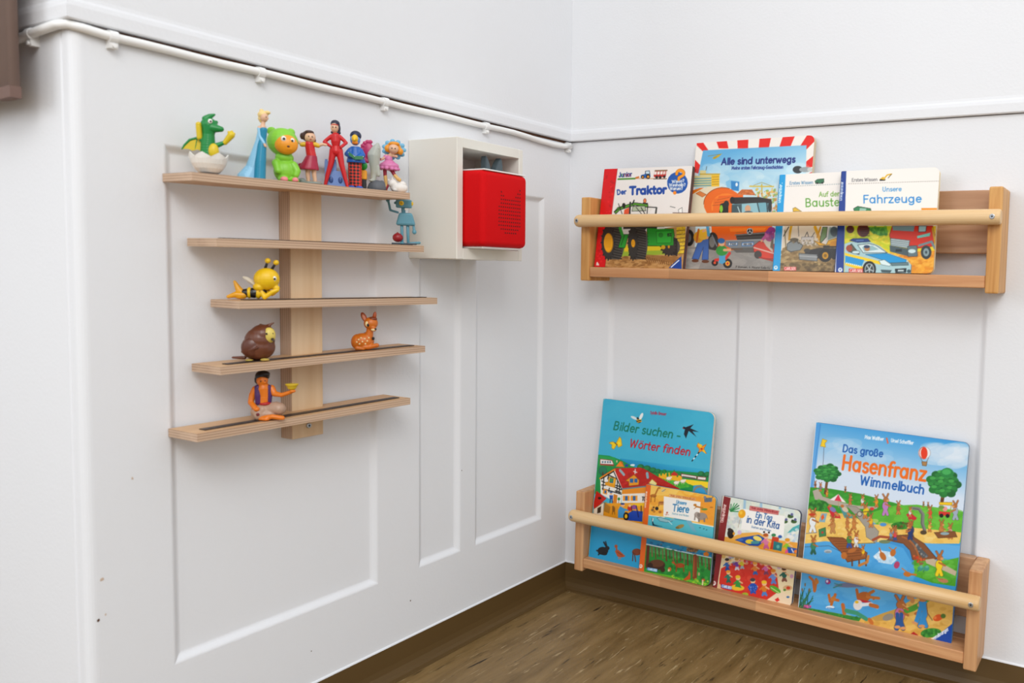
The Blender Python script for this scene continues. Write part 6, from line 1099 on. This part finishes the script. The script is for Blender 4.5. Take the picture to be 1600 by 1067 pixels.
# 9 girl in pink skirt
T = Toy('fairy_toy', 'orange haired toy girl in pink skirt with blue petal collar and white rabbit', 0, .4661, .034, 44, .000931 / 6.4, 1300, 810)
pn = tm('skirt_pink', '#d87cae'); oh = tm('orange_hair', '#e8951c'); cr = tm('legging_red', '#9c1c34'); yb = tm('boot_yellow', '#dfb26a')
sk = T.blob('body', skin, [('e', (1315, 388, -30), (48, 46, 44)), ('c', (1300, 430, -10), (1278, 460, 0), [20, 24]), ('c', (1240, 456, 0), (1300, 452, 0), [13, 13]), ('c', (1245, 455, 0), (1215, 490, -15), (1190, 500, -25), [15, 13, 14]), ('c', (1295, 450, 0), (1340, 460, -20), [14, 14])])
T.blob('bodice', pn, [('e', (1268, 490, 0), (36, 46, 34)), ('e', (1236, 470, 0), (22, 24, 22))]); T.blob('skirt', pn, [('e', (1270, 556, 0), (94, 46, 70)), ('e', (1270, 535, 0), (60, 44, 50))] + [('e', (1270 + 84 * math.cos(k * .6), 585 + 4 * math.sin(k), -62 * math.sin(k * .6)), (20, 16, 20)) for k in range(11)], vox=5)
T.blob('legging', cr, [('c', (1230, 590, 0), (1232, 660, 0), [20, 17]), ('c', (1290, 590, 0), (1322, 645, -10), [20, 17]), ('e', (1188, 497, -26), (15, 15, 15)), ('c', (1262, 745, -6), (1240, 790, -6), [12, 14])]); T.blob('boot', yb, [('c', (1234, 660, 0), (1242, 740, 0), (1238, 795, 0), [19, 16, 18]), ('c', (1324, 648, -10), (1362, 690, -14), [19, 19]), ('e', (1370, 690, -24), (16, 20, 20))])
T.blob('hair', oh, [('e', (1312, 378, 8), (72, 62, 40)), ('e', (1255, 385, -6), (28, 36, 26)), ('e', (1375, 408, -6), (30, 34, 26)), ('e', (1318, 338, -14), (54, 24, 36))])
T.blob('collar', tm('petal_blue', '#6fb4d8'), [('e', (1312, 385, 48), (92, 80, 12))] + [('e', (1312 + 92 * math.cos(k * .57), 385 - 82 * math.sin(k * .57), 48), (26, 24, 9)) for k in range(11)], vox=5)
T.blob('eye', tm('black', '#17161a'), [('e', (1302, 388, -72), (6, 7, 4)), ('e', (1332, 390, -70), (6, 7, 4))], sk, floor=False, remesh=False)
T.blob('rabbit', tm('rabbit_white', '#e9e4de', .5), [('e', (1365, 770, -10), (84, 54, 56)), ('e', (1305, 730, -16), (44, 44, 40)), ('e', (1395, 735, -10), (40, 34, 40)), ('c', (1285, 715, -10), (1262, 690, -10), [12, 9]), ('c', (1305, 708, -10), (1300, 672, -10), [12, 9]), ('e', (1420, 765, -10), (26, 30, 26)), ('e', (1330, 790, -40), (28, 22, 24))], vox=5)

# 10 robot
T = Toy('robot_toy', 'teal toy robot with yellow eyes waving beside a small red pot', 1, .4433, .036, 43, .000951 / 3.81, 512, 350)
tl = tm('teal', '#5d97aa'); td = tm('dark_slate', '#45525c')
T.box('foot_plate', td, 434, 340, 572, 350, -18, 16, 2)
bd = T.box('torso', tl, 456, 163, 568, 238, -26, 26, 12, taper=0.36); T.blob('leg', tl, [('c', (490, 235, 0), (492, 342, 0), [9, 8])], remesh=False); T.blob('leg', tl, [('c', (523, 235, 0), (526, 342, 0), [9, 8])], remesh=False)
T.blob('foot', tl, [('e', (492, 342, -6), (16, 8, 18)), ('c', (530, 343, 0), (590, 337, -8), [9, 8])], vox=2.5)
hd = T.box('head', tl, 458, 86, 546, 134, -22, 22, 6); T.blob('neck', tl, [('c', (498, 130, 0), (500, 168, 0), [12, 12])], remesh=False); T.blob('antenna', tl, [('c', (462, 100, 0), (452, 108, 0), [8, 8]), ('c', (500, 86, 0), (500, 80, 0), [7, 6])], hd, remesh=False)
for x, d_ in ((490, -22), (542, -10)):
    T.blob('eye', tm('eye_yellow', '#ecc21e'), [('e', (x, 108, d_), (14, 14, 7))], hd, floor=False, remesh=False); T.blob('pupil', tm('pupil_gold', '#c48a10'), [('e', (x + 2, 108, d_ - 5), (5, 5, 3))], hd, floor=False, remesh=False)
T.box('teeth', tm('page_white', '#eceae2'), 508, 137, 526, 146, -24, -10)
T.blob('arm', tl, [('c', (468, 162, 0), (426, 150, 0), (416, 100, 0), [7, 7, 7]), ('e', (412, 94, 0), (11, 10, 8)), ('c', (408, 90, 0), (408, 80, 0), [4, 4]), ('c', (420, 92, 0), (424, 84, 0), [4, 4])], vox=2.5); T.blob('arm', tl, [('c', (546, 196, 0), (556, 230, -4), (559, 262, -8), [8, 7, 8]), ('e', (561, 274, -8), (13, 14, 9))], vox=2.5)
T.blob('pot', tm('pot_red', '#9c2028'), [('e', (468, 310, -8), (30, 27, 27)), ('c', (470, 292, -8), (466, 282, -8), [10, 5])], vox=3)

# 11 bee lying
T = Toy('bee_toy', 'yellow and black toy bee lying on its front with raised antennae', 2, .6811, .036, 50, .000792 / 5.714, 900, 668)
by = tm('bee_yellow', '#eabf14'); bb = tm('black', '#17161a'); bo = tm('bee_orange', '#e2a012')
hd = T.blob('head', by, [('e', (1000, 488, 0), (106, 100, 92)), ('e', (1080, 568, -24), (28, 26, 24)), ('e', (940, 560, -10), (50, 40, 60))], vox=5)
T.blob('belly_band', by, [('e', (862, 612, 0), (24, 52, 48)), ('e', (932, 612, 0), (28, 54, 50)), ('c', (960, 600, -20), (985, 650, -30), (1050, 600, -40), (1085, 585, -34), [24, 22, 20, 20]), ('c', (975, 590, 30), (1040, 620, 20), (1075, 590, 0), [24, 22, 22])])
T.blob('body', bb, [('c', (825, 615, 0), (900, 612, 0), (960, 600, 0), [38, 48, 42])]); T.blob('tail', bo, [('c', (820, 625, 0), (780, 590, 10), (745, 515, 16), [36, 30, 12]), ('c', (815, 635, -10), (760, 628, -16), (700, 648, -20), [34, 28, 16]), ('e', (790, 650, -10), (40, 18, 30))])
T.blob('wing', tm('wing_white', '#e4ddcc'), [('c', (935, 575, 40), (870, 515, 46), (815, 478, 50), [10, 16, 12]), ('e', (870, 515, 46), (66, 20, 6), 42)], vox=3)
for a, b in (((988, 400), (1010, 325)), ((1040, 402), (1077, 340))):
    an = T.blob('antenna', bb, [('c', (*a, 0), ((a[0] + b[0]) / 2, (a[1] + b[1]) / 2, 0), (*b, 0), [13, 11, 10])], floor=False, remesh=False); T.blob('antenna_ball', by, [('e', (*b, 0), 24)], an, floor=False, remesh=False)
T.eye(1064, 482, -62, 20, hd, .5, 6, 3)

# 12 owl
T = Toy('owl_toy', 'round brown toy owl with a pale yellow face', 3, .6782, .036, 50, .000798 / 4.64, 745, 428)
br = tm('owl_brown', '#683a26', .3)
bd = T.blob('body', br, [('e', (752, 335, 0), (112, 96, 92)), ('e', (762, 285, 0), (100, 96, 90)), ('e', (780, 245, 0), (84, 76, 82)), ('c', (660, 412, 20), (585, 410, 30), [14, 9]), ('c', (805, 190, 0), (838, 166, 0), (856, 158, 0), [18, 9, 5]), ('c', (770, 178, 20), (765, 172, 20), [12, 8])], vox=5)
T.blob('wing', tm('owl_wing', '#5c3020', .3), [('e', (716, 330, -58), (66, 74, 36), 24), ('c', (655, 362, -52), (700, 352, -84), (760, 328, -96), [9, 9, 8])], vox=4.5)
fc = T.blob('face', tm('owl_face', '#d8c25e'), [('e', (826, 246, -42), (44, 58, 38))]); T.blob('eye', tm('black', '#17161a'), [('e', (815, 232, -82), (6, 8, 4)), ('e', (852, 232, -66), (6, 8, 4))], fc, floor=False, remesh=False)
T.blob('beak', tm('beak_dark', '#2f1c14'), [('c', (850, 270, -74), (862, 285, -86), [11, 5])], fc, remesh=False); T.blob('foot', tm('owl_foot', '#b8a04a'), [('e', (800, 420, -62), (30, 10, 22)), ('e', (700, 422, -60), (26, 8, 20))], remesh=False)

# 13 fawn
T = Toy('fawn_toy', 'orange brown toy fawn with pale spots lying on the fourth shelf', 3, .5181, .038, 46, .000908 / 3.81, 258, 972)
fw = tm('fawn_orange', '#cc6c18'); fd = tm('fawn_dark', '#7a3412'); ff = tm('fawn_cream', '#ecd29a')
bd = T.blob('body', fw, [('e', (246, 924, 0), (62, 50, 46)), ('e', (215, 926, 0), (36, 46, 40)), ('c', (275, 905, -4), (283, 870, -6), (287, 835, -8), [28, 22, 20]), ('e', (290, 816, -10), (40, 38, 36)), ('c', (298, 836, -26), (310, 850, -32), [18, 13]), ('c', (280, 955, -20), (325, 945, -28), [16, 13]), ('c', (215, 962, -24), (250, 966, -34), [14, 10]), ('e', (262, 955, -10), (40, 20, 34))], vox=2.8)
T.blob('ear', tm('fawn_ear', '#a84a1a'), [('e', (252, 780, -4), (15, 32, 9), -24), ('e', (310, 774, -6), (11, 28, 9), 10)], bd, vox=2.2, floor=False); T.blob('inner_ear', tm('ear_pink', '#d88a6a'), [('e', (252, 782, -12), (9, 21, 5), -24)], bd, floor=False, remesh=False)
T.blob('forelock', fd, [('e', (300, 790, -14), (26, 14, 24)), ('c', (262, 880, 14), (238, 892, 16), [12, 10])], bd, vox=2.5, floor=False); T.blob('muzzle', ff, [('e', (305, 852, -38), (13, 8, 9)), ('e', (272, 818, -36), (12, 17, 8))], bd, floor=False, remesh=False)
T.blob('nose', bb, [('e', (317, 848, -40), (7, 6, 6))], bd, floor=False, remesh=False); T.blob('eye', bb, [('e', (277, 824, -42), (7, 10, 5)), ('e', (318, 812, -26), (4, 8, 5))], bd, floor=False, remesh=False); T.blob('hoof', bb, [('e', (304, 905, -26), (8, 10, 6))], bd, floor=False, remesh=False)
T.blob('spot', ff, [('e', (x, y, -math.sqrt(max(0, 1 - ((x - 246) / 62) ** 2 - ((y - 924) / 50) ** 2)) * 46 - 1), (5, 5, 3)) for x, y in ((238, 900), (258, 905), (272, 918), (225, 910), (246, 922), (262, 935), (230, 935), (280, 900), (215, 925))], bd, floor=False, remesh=False)

# 14 seated boy
T = Toy('boy_toy', 'black haired toy boy sitting cross legged in a purple waistcoat holding a gold bowl', 4, .6682, .040, 50, .000775 / 4.64, 800, 868)
os_ = tm('boy_skin', '#e07818'); bg = tm('trouser_beige', '#b0907a'); pu = tm('purple', '#4a2460')
sk = T.blob('body', os_, [('c', (775, 745, 0), (780, 690, 0), (775, 640, 0), [44, 44, 48]), ('c', (772, 620, 0), (770, 596, -4), [20, 24]), ('e', (768, 578, -8), (40, 46, 40)), ('e', (790, 590, -42), (9, 9, 9)),
     ('c', (722, 645, 0), (700, 690, 0), (690, 740, -10), (722, 775, -55), [28, 25, 21, 20]), ('e', (735, 785, -66), (22, 18, 20)), ('c', (828, 640, 0), (850, 680, -20), (900, 688, -45), (965, 664, -62), [26, 22, 17, 15]), ('e', (975, 658, -66), (24, 13, 18)),
     ('c', (790, 852, -70), (840, 842, -84), (905, 858, -78), [20, 18, 20]), ('c', (760, 856, -60), (800, 860, -80), [20, 22])], vox=4)
T.blob('hair', bb, [('e', (768, 545, 6), (50, 42, 46)), ('e', (735, 575, 10), (22, 34, 26)), ('e', (790, 530, -14), (32, 24, 30))]); T.blob('eye', bb, [('e', (762, 580, -46), (5, 6, 4)), ('e', (790, 578, -42), (5, 6, 4))], sk, floor=False, remesh=False)
T.blob('waistcoat', pu, [('c', (738, 630, -14), (740, 690, -22), (742, 742, -22), [24, 24, 22]), ('c', (812, 630, -12), (818, 690, -18), (816, 735, -18), [20, 18, 16]), ('e', (776, 690, 22), (56, 66, 34))]); T.blob('sash', tm('sash_red', '#b02020'), [('e', (785, 752, -6), (50, 18, 46))])
T.blob('trousers', bg, [('c', (790, 800, 0), (740, 810, -20), (745, 835, -40), [56, 54, 42]), ('c', (800, 800, 0), (860, 790, -20), (880, 795, -30), [54, 52, 50]), ('e', (800, 830, -10), (90, 40, 60))], vox=5); T.blob('cuff', tm('cuff_red', '#6a1a24'), [('e', (744, 822, -84), (12, 12, 8))], remesh=False)
T.blob('bowl', tm('gold', '#d8b82a', .3), [('e', (972, 626, -66), (34, 22, 28)), ('l', -66, [(972, 632, 26, 24), (972, 612, 44, 38), (972, 602, 48, 42)]), ('e', (972, 644, -66), (16, 10, 14))], vox=3)
